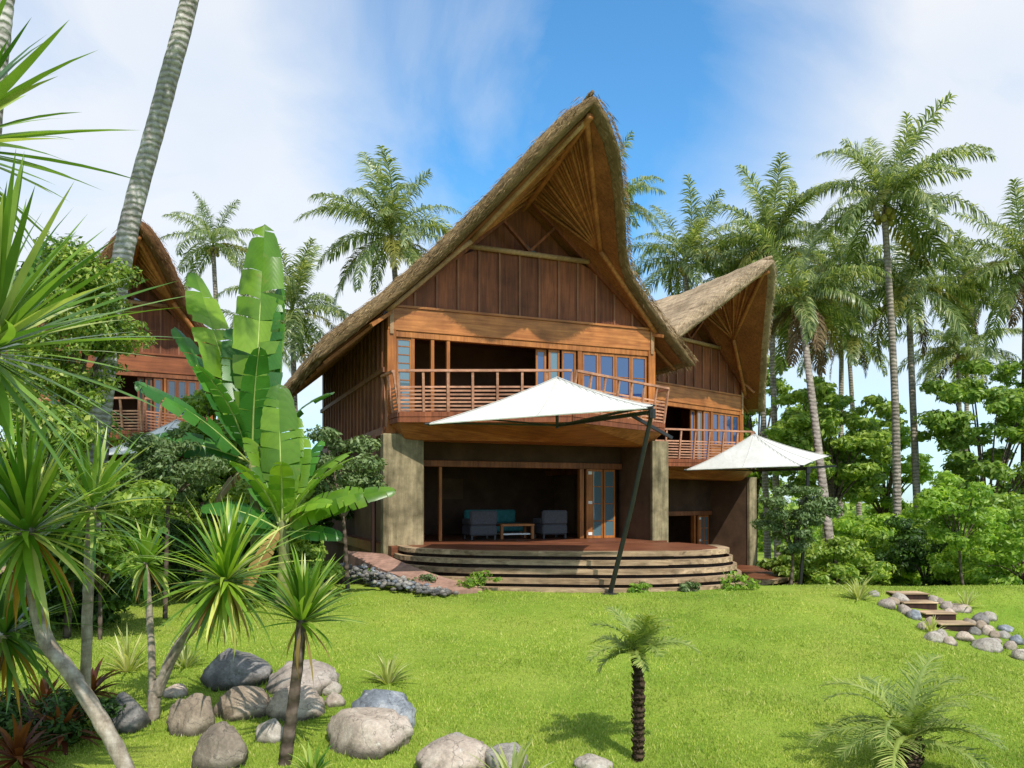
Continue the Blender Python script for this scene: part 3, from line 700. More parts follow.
# ramp path with pebbles by the left of the terrace
def ramp_path():
    A = [P(358,553,21.3), P(392,553,20.6), P(478,590,17.6), P(440,593,17.4)]
    A = [(-4.15,19.7,1.36), (-3.0,18.9,1.33), (-.62,16.72,.74), (-1.45,16.5,.72)]
    n = 14; V = []; 
    for i in range(n+1):
        f = i/n; a = Vector(A[0]).lerp(Vector(A[3]), f); b = Vector(A[1]).lerp(Vector(A[2]), f)
        c = Vector((.25*math.sin(f*3.14), -.25*math.sin(f*3.14), 0)); V += [a-c, b-c]
    mb = MB(); mb.add([tuple(v) for v in V]+[(v.x, v.y, v.z-.9) for v in V],
        [(2*i,2*i+1,2*i+3,2*i+2) for i in range(n)]+[(2*n+2+2*i,2*i,2*i+2,2*n+4+2*i) for i in range(n)]+[(2*i+1,2*n+3+2*i,2*n+5+2*i,2*i+3) for i in range(n)]+[(2*n,2*n+1,4*n+3,4*n+2)])
    tag(mb.build('path', M['path']), kind='structure')
ramp_path()

# ------------------------------------------------------------------ rocks and pebbles
def rock_mesh(name, sx, sy, sz, seed, mat, sub=4, rough=.22, flat=.35):
    import bmesh
    bm = bmesh.new(); bmesh.ops.create_icosphere(bm, subdivisions=sub, radius=1)
    rr = random.Random(seed*13+1); planes = []
    for _ in range(7):
        n_ = Vector((rr.gauss(0,1), rr.gauss(0,1), rr.gauss(.2,.8))).normalized(); planes.append((n_, rr.uniform(.68,.92)))
    for v in bm.verts:
        p = v.co.normalized(); q = p*1.1+Vector((seed*3.7, seed*1.3, 0))
        r = 1+rough*noise.noise(q)+rough*.9*noise.noise(q*2.1)*.6+.07*noise.fractal(q*4, 1., 2., 5)
        c = noise.voronoi(q*1.1)[0]; r *= 1-.18*(c[1]-c[0] < .12)*.4
        w = p*r
        for n_, d_ in planes:
            e_ = w.dot(n_)-d_
            if e_ > 0: w = w-n_*e_*.82
        if w.z < -flat: w.z = -flat+(w.z+flat)*.2
        w.x = math.copysign(abs(w.x)**.9, w.x); v.co = (w.x*sx, w.y*sy, w.z*sz)
    for f in bm.faces: f.smooth = True
    me = bpy.data.meshes.new(name); bm.to_mesh(me); bm.free(); me.materials.append(mat); return me
ROCKS = [  # px box x0,y0,x1,y1, depth, material, label
 (190,650,268,692,10.4,'rockDark','domed dark boulder with a black shaded face, farthest back of the rock group'),
 (257,661,336,700,10.3,'rockTan','long pale boulder behind the leaning thin trunk, upper right of the rock group'),
 (209,686,268,723,9.7,'rockBrown','brown rough boulder in the middle of the rock group'),
 (258,685,324,724,9.5,'rockTan','rounded light boulder beside the thin trunk, in front of the long pale boulder'),
 (162,692,214,738,9.1,'rockBrown','brown boulder with a cracked face right of the forked stem'),
 (99,692,144,737,9.2,'rockDark','grey boulder at the left end of the rock group, left of the forked stem'),
 (182,722,244,776,8.2,'rockBrown','brown boulder at the bottom edge with a dark lower right face'),
 (251,720,285,746,8.8,'rockPale','small smooth pale rock between the brown boulders and the trunk'),
 (340,681,414,742,8.6,'rockBlue','blue grey boulder with white streaks behind the big tan boulder'),
 (316,706,412,757,8.3,'rockTan','largest tan boulder, smooth and broad, right end of the rock group'),
 (409,741,496,778,7.9,'rockTan','flat tan rock slab at the bottom edge of the lawn'),
 (440,736,472,752,8.2,'rockPale','little grey stone peeping out behind the flat tan slab'),
 (318,684,342,699,9.3,'rockPale','small pale stone upper one of two wedged left of the blue grey boulder'),
 (322,695,345,710,9.0,'rockTan','small tan stone lower one of two wedged left of the blue grey boulder'),
 (573,760,618,776,7.9,'rockPale','low pale stone alone at the bottom edge left of the hairy palm stem'),
 (480,742,532,778,7.8,'rockPale','pale stone half hidden by the striped grass at the bottom edge'),
 (158,685,186,702,9.8,'rockTan','yellowish small stone behind the cracked brown boulder'),
]
def add_rock(x0,y0,x1,y1,d,mat,label,i,group='boulders on the lower lawn',sub=4):
    cx = (x0+x1)/2; w = (x1-x0)/F*d; hh = (y1-y0)/F*d
    base = hit(cx, y1-3); d = base.y; w = (x1-x0)/F*d; hh = (y1-y0)/F*d
    sz = hh/1.42
    me = rock_mesh('boulder', w/2*.93, w/2*random.uniform(.75,.95), sz*.95, i+1, M[mat], sub, .17)
    o = link('boulder', me); o.location = (base.x, d+w*.3, base.z+sz*.24); o.rotation_euler = (0,0,0)
    tag(o, label, 'rock', group); return o
for i, r in enumerate(ROCKS): add_rock(*r, i)
# stones by the garden steps
ST = [ (893,593,912,607,16.9,'rockPale'),(880,600,900,612,16.2,'rockTan'),(899,605,914,618,15.6,'rockTan'),(911,610,925,624,15.3,'rockBlue'),
 (926,632,946,646,14.6,'rockPale'),(936,630,952,646,14.3,'rockPale'),(956,633,978,645,14.5,'rockTan'),(975,640,1012,656,13.9,'rockPale'),
 (950,606,976,616,16.3,'rockTan'),(974,614,992,628,15.8,'rockDark'),(984,613,1000,625,16.0,'rockPale'),(982,626,997,640,15.2,'rockTan'),
 (996,632,1014,642,15.2,'rockPale'),(1000,626,1018,636,15.6,'rockBlue'),(928,597,942,606,16.8,'rockTan'),(942,602,956,614,16.4,'rockTan'),
 (963,618,978,630,15.6,'rockBrown'),(1015,650,1034,664,13.8,'rockPale'),(990,640,1004,648,14.8,'rockTan'),(868,592,882,600,16.9,'rockPale'),
 (1012,636,1026,648,15.0,'rockBlue'),(925,617,938,630,15.1,'rockBrown'),(888,598,902,608,15,'rockBrown'),(906,612,918,622,15,'rockDark'),(944,610,958,620,15,'rockTan'),(960,624,974,634,15,'rockBrown'),(970,628,984,639,15,'rockDark'),(976,622,990,633,15,'rockBrown'),(918,622,930,633,15,'rockTan'),(944,638,960,649,15,'rockTan'),(1006,642,1020,654,15,'rockTan'),(934,600,948,608,15,'rockBrown'),(990,632,1002,642,15,'rockBrown')]
for i, s in enumerate(ST):
    lab = 'rounded stone edging the garden steps on the right'
    if i == 7: lab = 'longest pale stone at the foot of the garden steps'
    if i == 0: lab = 'pale upright stone at the top of the garden steps'
    if i == 10: lab = 'whitest angular stone right of the garden steps'
    add_rock(*s, lab, 40+i, 'stones edging the garden steps', 3).rotation_euler = (random.uniform(-.2,.2), random.uniform(-.2,.2), random.uniform(-.5,.5))
def rock_edge_grass():
    V = []; 
    for o in [q for q in COL.objects if q.name.startswith('boulder')]:
        sx = max(abs(c[0]) for c in o.bound_box); sy = max(abs(c[1]) for c in o.bound_box)
        for _ in range(int(220*min(1, sx*2))):
            a = random.random()*6.283; k = random.uniform(.86, 1.12); x = o.location.x+math.cos(a)*sx*k; y = o.location.y+math.sin(a)*sy*k; z = ground(x, y)-.01
            h = random.uniform(.03, .11)*min(1, .4+sx*1.4); w_ = random.uniform(.004, .008); b = random.random()*6.283; l = random.uniform(.1, .6)*h; q = random.random()*6.283
            V += [(x-math.cos(b)*w_, y-math.sin(b)*w_, z), (x+math.cos(b)*w_, y+math.sin(b)*w_, z), (x+math.cos(q)*l, y+math.sin(q)*l, z+h)]
    T = np.arange(len(V)).reshape(-1, 3)
    tag(link('edge_grass', np_mesh('edge_grass', np.array(V), [T], [foliage('edge_grass_blade', (.16,.3,.04), (.38,.52,.1), .35, .55, .15)])), 'longer uncut grass growing round the feet of the stones', 'grass', kind='stuff')
rock_edge_grass()
# garden steps
gs = empty('garden_steps', tuple(hit(925,604)), 'dark timber garden steps set among stones on the right bank', 'steps')
g0 = Vector(gs.location)
for (xa, xb, yy) in ((897,928,601),(904,937,610),(926,956,621),(941,974,632)):
    q = hit((xa+xb)/2, yy); wd = (xb-xa)/F*q.y; r = q-g0
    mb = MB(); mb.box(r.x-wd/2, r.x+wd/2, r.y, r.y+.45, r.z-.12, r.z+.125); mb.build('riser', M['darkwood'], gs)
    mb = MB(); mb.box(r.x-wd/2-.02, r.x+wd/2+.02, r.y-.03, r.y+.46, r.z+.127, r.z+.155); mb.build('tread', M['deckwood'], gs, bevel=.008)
# pebbles along the ramp
def pebbles():
    base = [rock_mesh('pebble', 1,1,.8, 90+i, M['rockDark'], 1) for i in range(4)]
    V = []; Fs = []; b = 0; mi = []
    for i in range(460):
        f = random.random(); x = -4.3+f*2.95+random.gauss(0,.13); y = 19.3-f*2.95+random.gauss(0,.15)-.25*math.sin(f*3.14)
        s = random.uniform(.035,.09); z = ground(x,y)+.06+.5*(1-f)*random.random()
        me = random.choice(base); 
        co = np.empty(len(me.vertices)*3); me.vertices.foreach_get('co', co); co = co.reshape(-1,3)*s+np.array((x,y,z))
        fa = np.array([p.vertices[:] for p in me.polygons]); V.append(co); Fs.append(fa+b); mi += [random.choice((0,0,1,2))]*len(fa); b += len(co)
    me = np_mesh('pebbles', np.concatenate(V), [np.concatenate(Fs)], [M['rockDark'],M['rockPale'],M['rockBlue']], mi, True)
    tag(link('pebbles', me), 'grey and black pebbles heaped beside the pink ramp path', 'pebbles', kind='stuff')
pebbles()

# ------------------------------------------------------------------ umbrellas
def umbrella(label, Lc, Rc, ap_off, H, depth_, foot, head, arm_end):
    """square canopy hung from a leaning mast; Lc, Rc are the two front corners"""
    foot = Vector(foot); root = empty('cantilever_umbrella', foot, label, 'umbrella', 'white cantilever umbrellas')
    Lc = Vector(Lc)-foot; Rc = Vector(Rc)-foot; head = Vector(head)-foot; arm_end = Vector(arm_end)-foot
    d = (Rc-Lc); nb = Vector((-d.y, d.x, 0)).normalized()*depth_
    up_ = Vector((0,0,.13*depth_)); BL = Lc+nb+up_; BR = Rc+nb+up_
    n = 24; V = []; f = []
    for j in range(n+1):
        for i in range(n+1):
            a = -1+2*i/n; b = -1+2*j/n; m = max(abs(a), abs(b)); o = min(abs(a), abs(b))
            ea = 1-.07*(1-a*a)*(m**4); 
            aa = a*(1-.05*(1-b*b)*abs(a)**3); b2 = b*(1-.05*(1-a*a)*abs(b)**3)
            s = (aa+1)/2; t = (b2+1)/2
            p = (Lc.lerp(Rc, s)).lerp(BL.lerp(BR, s), t)
            r = 1-m; lift = (H-.065*depth_)*(.7*r+.3*r*r)+.10*H*(1-(o/m)**2 if m > 1e-6 else 0)*(m*(1-m))*-1
            cx = ap_off*(1-m); p = p+Vector((cx, 0, lift)); V.append(p)
    for j in range(n):
        for i in range(n): k = j*(n+1)+i; f.append((k,k+1,k+n+2,k+n+1))
    me = np_mesh('canopy', np.array([tuple(p) for p in V]), [np.array(f)], [M['canvas']], smooth=False)
    can = link('canopy', me, root); md = can.modifiers.new('cloth', 'SOLIDIFY'); md.thickness = .012
    apex = V[(n//2)*(n+1)+n//2]
    mb = MB()  # hem tubes
    idx = [i for i in range(n+1)]+[j*(n+1)+n for j in range(1,n+1)]+[n*(n+1)+i for i in range(n-1,-1,-1)]+[j*(n+1) for j in range(n-1,-1,-1)]
    mb.tube([V[i] for i in idx], .016, 5); mb.build('hem', M['canvas'], can)
    for c in (0, n, n*(n+1), (n+1)**2-1):
        mb = MB(); mb.bar(apex-Vector((0,0,.12)), V[c]-Vector((0,0,.03)), .035, .035); 
    mb = MB(); mid = n//2
    for ln in ([k*(n+1)+k for k in range(n+1)], [k*(n+1)+n-k for k in range(n+1)], [mid*(n+1)+k for k in range(n+1)], [k*(n+1)+mid for k in range(n+1)]):
        mb.tube([V[k]+Vector((0,-.004,.010)) for k in ln], .009, 5)
    mb.build('seam', M['cushion_pale'], can)
    for c in (0, n, n*(n+1), (n+1)**2-1):
        mb = MB(); dv = (V[c]-apex); dv.z = 0; dv.normalize(); mb.tube([V[c]-dv*.06, V[c]+dv*.07], [.035,.02], 6); mb.build('corner_fitting', M['black'], can)
    hub = apex-Vector((0,0,1.02*H))
    mb = MB(); mb.tube([hub-Vector((0,0,.06)), apex-Vector((0,0,.02))], .035, 8); mb.build('hub', M['black'], root)
    for c in (0, n, n*(n+1), (n+1)**2-1):
        mb = MB(); mb.tube([hub, V[c].lerp(apex-Vector((0,0,.5)), .12)-Vector((0,0,.04)), V[c]-Vector((0,0,.02))], .02, 6); mb.build('rib', M['black'], root)
    mb = MB(); mb.tube([Vector((0,0,0)), head*.5+Vector((.03,0,0)), head], [.055,.05,.045], 8); mb.build('mast', M['black'], root)
    mb = MB(); mb.bar(hub, head, .07, .07); mb.build('arm', M['black'], root)
    mb = MB(); mb.bar(head+(hub-head).normalized()*.5+Vector((0,0,.02)), arm_end, .06, .06); mb.build('cross_arm', M['black'], root)
    mb = MB(); mb.tube([(0,0,-.06),(0,0,.0),(0,0,.03)], [.2,.2,.07], 12); mb.build('base_plate', M['black'], root)
    mb = MB(); mb.tube([head-Vector((0,0,.12)), head+Vector((0,0,.06))], .075, 8); mb.build('mast_head', M['black'], root)
    return root
d1 = 16.8
umbrella('white cantilever umbrella before the balcony of the big house, dark leaning mast on the lawn',
    P(428,424,15.7), P(650,408,14.9), .18, 1.0, 3.4, (P(610,590,16.7).x, 16.7, ground(2,16.7)), P(652,412,15.6), P(672,438,16.2))
umbrella('white cantilever umbrella standing before the right hand house beside a palm trunk',
    P(686,470,23.2), P(802,466,21.4), -.15, 1.05, 3.2, (P(800,580,22.4).x, 22.4, ground(8.1,22.4)), P(808,469,22.2), P(836,466,22.0))
umbrella('white umbrella at the left house, mostly hidden behind leaves',
    P(88,456,22.0), P(190,450,21.3), .1, 1.05, 3.0, (P(205,600,22).x, 22.6, ground(-8.4,22.6)), P(214,440,22.4), P(190,452,22.6))

# ------------------------------------------------------------------ furniture on the terraces
def hl(u, v, w, house): return house.matrix_basis @ Vector((u, v, w))
def armchair(p, rz, label, mat='cushion'):
    r = empty('armchair', p, label, 'armchair', 'grey armchairs on the terrace', rz)
    mb = MB(); mb.box(-.42,.42,-.4,.4,.12,.42); mb.build('seat', M[mat], r, bevel=.04)
    mb = MB(); mb.box(-.42,.42,.26,.42,.42,.86); mb.build('backrest', M[mat], r, bevel=.05)
    for s in (-1,1):
        mb = MB(); a, b = sorted((s*.30, s*.42)); mb.box(a,b,-.4,.255,.421,.62); mb.build('armrest', M[mat], r, bevel=.04)
        for t in (-.34,.34): mb = MB(); mb.box(s*.36-.03,s*.36+.03,t-.03,t+.03,0,.12); mb.build('leg', M['black'], r)
    return r
a22 = R(22)
armchair(hl(3.2,1.75,.0,H1), a22+R(180), 'grey armchair with its back to the lawn, left of the low table')
armchair(hl(5.5,1.75,.0,H1), a22+R(180), 'grey armchair with its back to the lawn, right of the low table')
t = empty('coffee_table', hl(4.35,1.9,0,H1), 'low orange wooden table between the two grey armchairs', 'table', None, a22)
mb = MB(); mb.box(-.55,.55,-.35,.35,.38,.45); mb.build('tabletop', M['frame'], t, bevel=.01)
for x in (-.5,.5):
    for y in (-.3,.3): mb = MB(); mb.box(x-.04,x+.04,y-.04,y+.04,0,.379); mb.build('leg', M['frame'], t)
mb = MB(); mb.box(-.45,.45,-.26,.26,.12,.16); mb.build('shelf', M['white_paint'], t)
def sofa(p, rz, label, mat):
    r = empty('sofa', p, label, 'sofa', None, rz)
    mb = MB(); mb.box(-.9,.9,-.4,.4,.15,.42); mb.build('seat', M[mat], r, bevel=.04)
    mb = MB(); mb.box(-.9,.9,.3,.44,.42,.85); mb.build('backrest', M[mat], r, bevel=.05)
    for s in (-1,1):
        for t_ in (-.34,.34): mb = MB(); mb.box(s*.8-.03,s*.8+.03,t_-.03,t_+.03,0,.15); mb.build('leg', M['frame'], r)
sofa(hl(4.4,3.7,0,H1), a22, 'teal sofa inside the dark room of the big house', 'bluegreen')
def lounger(p, rz, label):
    r = empty('sun_lounger', p, label, 'sun lounger', 'blue loungers at the left house', rz)
    mb = MB(); mb.box(-.95,.4,-.32,.32,.28,.36); mb.build('frame', M['frame'], r)
    mb = MB(); mb.box(-.93,.38,-.3,.3,.362,.46); mb.build('mattress', M['blue_cloth'], r, bevel=.03)
    mb = MB(); mb.add([(.4,-.3,.36),(.4,.3,.36),(.95,.3,.8),(.95,-.3,.8),(.36,-.3,.46),(.36,.3,.46),(.9,.3,.9),(.9,-.3,.9)],[(0,1,2,3),(7,6,5,4),(0,4,5,1),(1,5,6,2),(2,6,7,3),(3,7,4,0)]); mb.build('backrest', M['blue_cloth'], r)
    for x in (-.85,.3):
        for y in (-.28,.28): mb = MB(); mb.box(x-.03,x+.03,y-.03,y+.03,0,.279); mb.build('leg', M['frame'], r)
lounger((-10.9,25.5,.905), R(20), 'blue lounger on the shaded terrace, seen between sword leaves, right one')
lounger((-12.6,24.9,.905), R(20), 'blue lounger on the shaded terrace, seen left of the thin forked stem')
def chair(p, rz, label):
    r = empty('deck_chair', p, label, 'chair', None, rz)
    mb = MB(); mb.box(-.25,.25,-.25,.25,.42,.47); mb.build('seat', M['pole'], r)
    mb = MB(); mb.box(-.25,.25,.21,.25,.6,.9); mb.build('backrest', M['pole'], r)
    for x in (-.22,.22):
        for y, h in ((-.22,.42),(.235,.9)): mb = MB(); mb.box(x-.02,x+.02,y-.02,y+.02,0,h); mb.build('leg', M['pole'], r)
chair((6.6,24.7,.175), R(60), 'pale wooden chair on the low terrace of the right hand house')

# ================================================================== PLANTS
def strip_mesh(paths, widths, fold=.0):
    """each path (n,3) with a side vector array (n,3) -> quads, joined as one island per leaf"""
    V = []; Fq = []; b = 0
    for (pts, side), w in zip(paths, widths):
        n = len(pts); s = side*w[:, None]
        V.append(pts-s); V.append(pts+s)
        i = np.arange(n-1); Fq.append(np.stack([b+i, b+i+1, b+n+i+1, b+n+i], 1)); b += 2*n
    return np.concatenate(V), np.concatenate(Fq)
def rosette(nl, L, w, up=(0,0,1), seed=0, emin=-70, emax=85, droop=55, n=7, stiff=1.3):
    rg = np.random.default_rng(seed); paths = []; ws = []
    up = Vector(up).normalized(); q = Vector((0,0,1)).rotation_difference(up).to_matrix(); Q = np.array(q)
    for i in range(nl):
        f = (i+.5)/nl; e0 = math.radians(emax+(emin-emax)*f**1.1+rg.normal(0,8)); az = i*2.39996+rg.normal(0,.25)
        l = L*(.75+.35*rg.random())*(1-.25*abs(f-.4)); s = np.linspace(0,1,n)
        e = e0-math.radians(droop*(.5+.9*rg.random()))*s**stiff
        dx = np.cos(e)*l/(n-1); dz = np.sin(e)*l/(n-1)
        r = np.concatenate([[0], np.cumsum(dx)[:-1]])+.02; z = np.concatenate([[0], np.cumsum(dz)[:-1]])-f*.12*L*.5
        tw = rg.normal(0,.25); bend = rg.normal(0,.12)
        ca, sa = np.cos(az+bend*s), np.sin(az+bend*s)
        pts = np.stack([r*ca, r*sa, z], 1); roll = tw*s
        side = np.stack([-sa*np.cos(roll), ca*np.cos(roll), np.sin(roll)], 1)
        wd = w*(.8+.4*rg.random())*np.clip(np.minimum(s*7+.45, (1-s)**.8*1.75), .02, 1)/2*np.where(s>.97,.15,1)
        paths.append((pts@Q.T, side@Q.T)); ws.append(wd)
    return strip_mesh(paths, ws)
def mesh_from(name, VF, mat, smooth=True): return np_mesh(name, VF[0], [VF[1]], [mat], smooth=smooth)
def curve_pts(pts, n=12):
    pts = [Vector(p) for p in pts]; out = []
    for i in range(len(pts)-1):
        p0 = pts[max(i-1,0)]; p1 = pts[i]; p2 = pts[i+1]; p3 = pts[min(i+2,len(pts)-1)]
        for t in np.linspace(0,1,n)[:-1]:
            out.append(.5*((2*p1)+(p2-p0)*t+(2*p0-5*p1+4*p2-p3)*t*t+(3*p1-p0-3*p2+p3)*t**3))
    out.append(pts[-1]); return out
def trunk(root, base, pts, r0, r1, mat, n=10, jit=.04, name='trunk', seg=12):
    cp = [p-base for p in curve_pts(pts, seg)]; m = len(cp)
    rad = [r0+(r1-r0)*(i/(m-1))**.8 for i in range(m)]
    if name == 'trunk': rad[0] *= 1.25
    mb = MB(); mb.tube(cp, rad, n, jit); return mb.build(name, mat, root, True)
def dracaena(label, d, stems, name='dracaena', trunkmat='drac_trunk', group='sword leaved plants'):
    """stems: list of dict(px=[(x,y,dd)...], r0, r1, leaves, L, w, up, dry)"""
    f = stems[0]['px'][0]; base = P(f[0], f[1], d+f[2])
    root = empty(name, base, label, 'plant', group)
    for i, s in enumerate(stems):
        pts = [P(x, y, d+dd) for x, y, dd in s['px']]
        if s.get('r0'): trunk(root, base, pts, s['r0'], s['r1'], M[trunkmat], 10, .07, 'trunk' if i == 0 else 'branch')
        if s.get('leaves'):
            up = (pts[-1]-pts[-2]).normalized() if s.get('follow', True) else Vector((0,0,1))
            up = (up+Vector((0,0,1))).normalized() if 'up' not in s else Vector(s['up'])
            V = rosette(s['leaves'], s['L'], s['w'], up, s.get('seed', i+3), s.get('emin',-45), s.get('emax',86), s.get('droop',45))
            o = link('leaf_rosette', mesh_from('leaf_rosette', V, M[s.get('mat','drac')]), root); o.location = pts[-1]-base
            if s.get('dry'):
                V = rosette(s['dry'], s['L']*.8, s['w']*.9, (0,0,1), 50+i, -85, -45, 25)
                o = link('dry_leaves', mesh_from('dry_leaves', V, M[s.get('drymat','drac_dry')]), root); o.location = pts[-1]-base-Vector((0,0,.05))
    return root
# forked plant (C)
dracaena('forked sword leaved plant with two pale stems growing among the boulders', 9.0, [
  dict(px=[(150,775,0),(152,735,0),(155,690,0)], r0=.075, r1=.07),
  dict(px=[(153,700,0),(151,640,.05),(146,562,.1)], r0=.045, r1=.033, leaves=64, L=.62, w=.05, seed=11, emin=-65, dry=5, droop=30),
  dict(px=[(156,695,0),(176,650,-.05),(205,612,-.15),(226,578,-.3)], r0=.065, r1=.05, leaves=170, L=1.0, w=.05, seed=12, emin=-62, emax=88, droop=34, dry=22, up=(.15,-.1,1)),
])
# D
dracaena('slim leaning sword leaved plant with one dark trunk in front of the long pale boulder', 7.9, [
  dict(px=[(280,800,0),(288,740,0),(296,680,0),(302,618,0)], r0=.07, r1=.05, leaves=120, L=.76, w=.045, seed=21, emin=0, emax=88, droop=30, dry=10, up=(.12,0,1))],
  trunkmat='dark_trunk')
# B : lower left big
dracaena('big sword leaved plant at the lower left with a thick leaning pale trunk', 6.6, [
  dict(px=[(140,800,.0),(112,740,.0),(72,675,.05),(42,630,.1),(28,528,.1)], r0=.068, r1=.06, leaves=170, L=1.05, w=.05, seed=31, emin=-55, emax=86, droop=26, dry=14, drymat='orange_dry', mat='drac', up=(-.05,-.1,1))])
# A : left edge, two tall crowns partly out of frame
dracaena('tall sword leaved plant at the left edge, long stiff leaves reaching across the sky', 5.2, [
  dict(px=[(-70,900,0),(-62,700,0),(-50,500,0),(-14,345,0)], r0=.12, r1=.09, leaves=150, L=1.3, w=.06, seed=41, emin=-38, emax=82, droop=14, mat='drac_pale', up=(.25,-.1,1)),
  dict(px=[(-56,560,0),(-90,380,.2),(-55,140,.3)], r0=.09, r1=.07, leaves=90, L=1.25, w=.065, seed=42, emin=-40, emax=80, droop=18, mat='drac_pale', up=(.25,0,1))])
dracaena('low sword leaved plant at the left edge with drooping dull leaves near the ground', 7.0, [
  dict(px=[(-12,770,0),(-8,690,0),(4,632,0)], r0=.05, r1=.045, leaves=90, L=.85, w=.05, seed=51, emin=-50, emax=70, droop=40, mat='drac_dark', dry=16, drymat='orange_dry', up=(.2,0,1))])
dracaena('sword leaved plant behind the big leaning one, showing only long upright leaves', 7.6, [
  dict(px=[(85,700,0),(88,600,0),(92,505,0)], r0=.05, r1=.045, leaves=80, L=.9, w=.045, seed=52, emin=-40, emax=85, droop=30, mat='drac_pale', up=(.15,0,1))])
# striped grass clumps
def clump(x, y, d, L, nl, label, mat='stripe', seed=0, w=.035):
    b = hit(x, y)
    V = rosette(nl, L, w, (0,0,1), seed, 25, 86, 50, 6)
    o = link('grass_clump', mesh_from('grass_clump', V, M[mat])); o.location = b; return tag(o, label, 'plant', 'striped grass clumps')
clump(388,684,9.6,.5,44,'cream striped grass clump behind the blue grey boulder',seed=61)
clump(514,792,7.6,.55,44,'cream striped grass clump at the bottom edge in front of the flat slab',seed=62,mat='stripe')
clump(128,672,10.6,.7,46,'cream striped grass clump behind the forked stem at left',seed=63)
clump(858,600,17.0,.65,46,'yellowish grass clump left of the garden steps on the lawn crest',seed=64)
clump(966,608,16.2,.5,30,'pale grass clump above the stones right of the garden steps',seed=65)
clump(932,634,14.5,.42,30,'dry straw coloured grass clump in front of the garden steps',seed=66)
clump(312,778,7.6,.36,40,'green grass clump at the foot of the dark leaning trunk',mat='drac',seed=67)
clump(185,668,11.5,.5,36,'cream striped grass clump behind the boulders, right of the fork',seed=68)

# ---------------- banana
def banana_leaf(L, W, e0, droop, seed, tear=.25):
    rg = np.random.default_rng(seed); n = 34; s = np.linspace(0,1,n)
    e = math.radians(e0)-math.radians(droop)*s**1.6; dl = L/(n-1)
    r = np.concatenate([[0], np.cumsum(np.cos(e)*dl)[:-1]]); z = np.concatenate([[0], np.cumsum(np.sin(e)*dl)[:-1]])
    mid = np.stack([r, 0*r, z], 1); nor = np.stack([-np.sin(e), 0*e, np.cos(e)], 1)
    wv = W/2*np.clip(np.sin(np.clip((s-.12)/.88,0,1)**.8*math.pi)**.38, 0, 1)
    V = []; Fq = []; b = 0; 
    for sg in (-1,1):
        i = 4
        while i < n-1:
            j = min(n-1, i+int(rg.integers(2, 7)) if rg.random() < tear*2.5 else i+int(rg.integers(5,14)))
            lift = rg.normal(.12,.1+.1*tear); sag = rg.random()*(.15+.5*tear); k = np.arange(i, j+1); m = len(k)
            back = .10*L*.3
            cols = []
            for c, q in enumerate((0,.5,1.)):
                ww = wv[k]*q*(1 if q < 1 else rg.uniform(.93,1.0,m))
                p = mid[k]+np.outer(ww*sg, [0,1,0])+nor[k]*(ww*(lift-(lift+sag)*q*.9))[:,None]
                tg = np.stack([np.cos(e[k]), 0*k, np.sin(e[k])], 1); p = p+tg*(ww*.22)[:,None]
                if m > 2 and tear > .2 and c: 
                    sh = np.zeros(m); sh[0] += .02*q; sh[-1] -= .02*q; p = p+tg*(sh*L*.35)[:,None]
                cols.append(p)
            V += cols; ii = np.arange(m-1)
            for c in range(2): Fq.append(np.stack([b+c*m+ii, b+c*m+ii+1, b+(c+1)*m+ii+1, b+(c+1)*m+ii], 1))
            b += 3*m; i = j
    mb = MB(); mb.tube([Vector(p)-Vector(nn)*.012 for p, nn in zip(mid[::3], nor[::3])], list(np.linspace(.028,.006,len(mid[::3]))), 6)
    return (np.concatenate(V), np.concatenate(Fq)), mb
def banana(label, base, crown, leaves, group='banana plants', k_=1.25):
    base = Vector(base); crown = Vector(crown); root = empty('banana_plant', base, label, 'plant', group)
    mb = MB(); mb.tube([p-base for p in curve_pts([base, base.lerp(crown,.5)+Vector((.05,0,0)), crown], 6)], [.17,.16,.15,.14,.13,.12,.11,.1,.09,.08,.07], 10, .05)
    mb.build('pseudostem', M['stem'], root, True)
    for k, (az, e0, dr, L, W, mat, tear) in enumerate(leaves):
        VF, rib = banana_leaf(L*k_, W*k_, e0, dr, k*7+abs(int(base.x*10)), tear)
        o = link('leaf', np_mesh('leaf', VF[0], [VF[1]], [M[mat]], smooth=True), root)
        o.location = crown-base-Vector((0,0,.25*random.random())); o.rotation_euler = ((R(46)*math.cos(R(az)) if e0 < 58 else 0)+random.gauss(0,.12 if e0 < 58 else .03), 0, R(az))
        rib.build('midrib', M['rib'], o, True)
# azimuth 0 = right in the picture, 90 = away, -90 = towards the camera
banana('tall banana plant with upright ragged leaves against the sky, left of the big house', (-5.37,16.8,.3), (-5.46,16.8,3.46), [
  (105,86,8,4.2,.86,'banana',.95), (140,62,4,4.1,.8,'banana',.5), (75,84,12,3.0,.75,'banana_dark',.8), (130,72,18,2.8,.7,'banana_dark',.8), (150,58,15,3.2,.55,'banana_dark',.8), (195,55,30,2.3,.5,'banana_dark',.8), (66,80,10,3.3,.6,'banana_dark',.9), (115,66,26,3.0,.58,'banana_dark',.8),
  (20,62,45,2.0,.5,'banana_dark',.8), (-60,75,30,2.0,.5,'banana_dark',.6), (170,40,60,1.9,.5,'banana_dark',.8), (-120,68,40,1.9,.5,'banana_dark',.6), (200,-55,25,1.5,.3,'drac_dry',.9), (-50,-60,20,1.6,.3,'drac_dry',.9)])
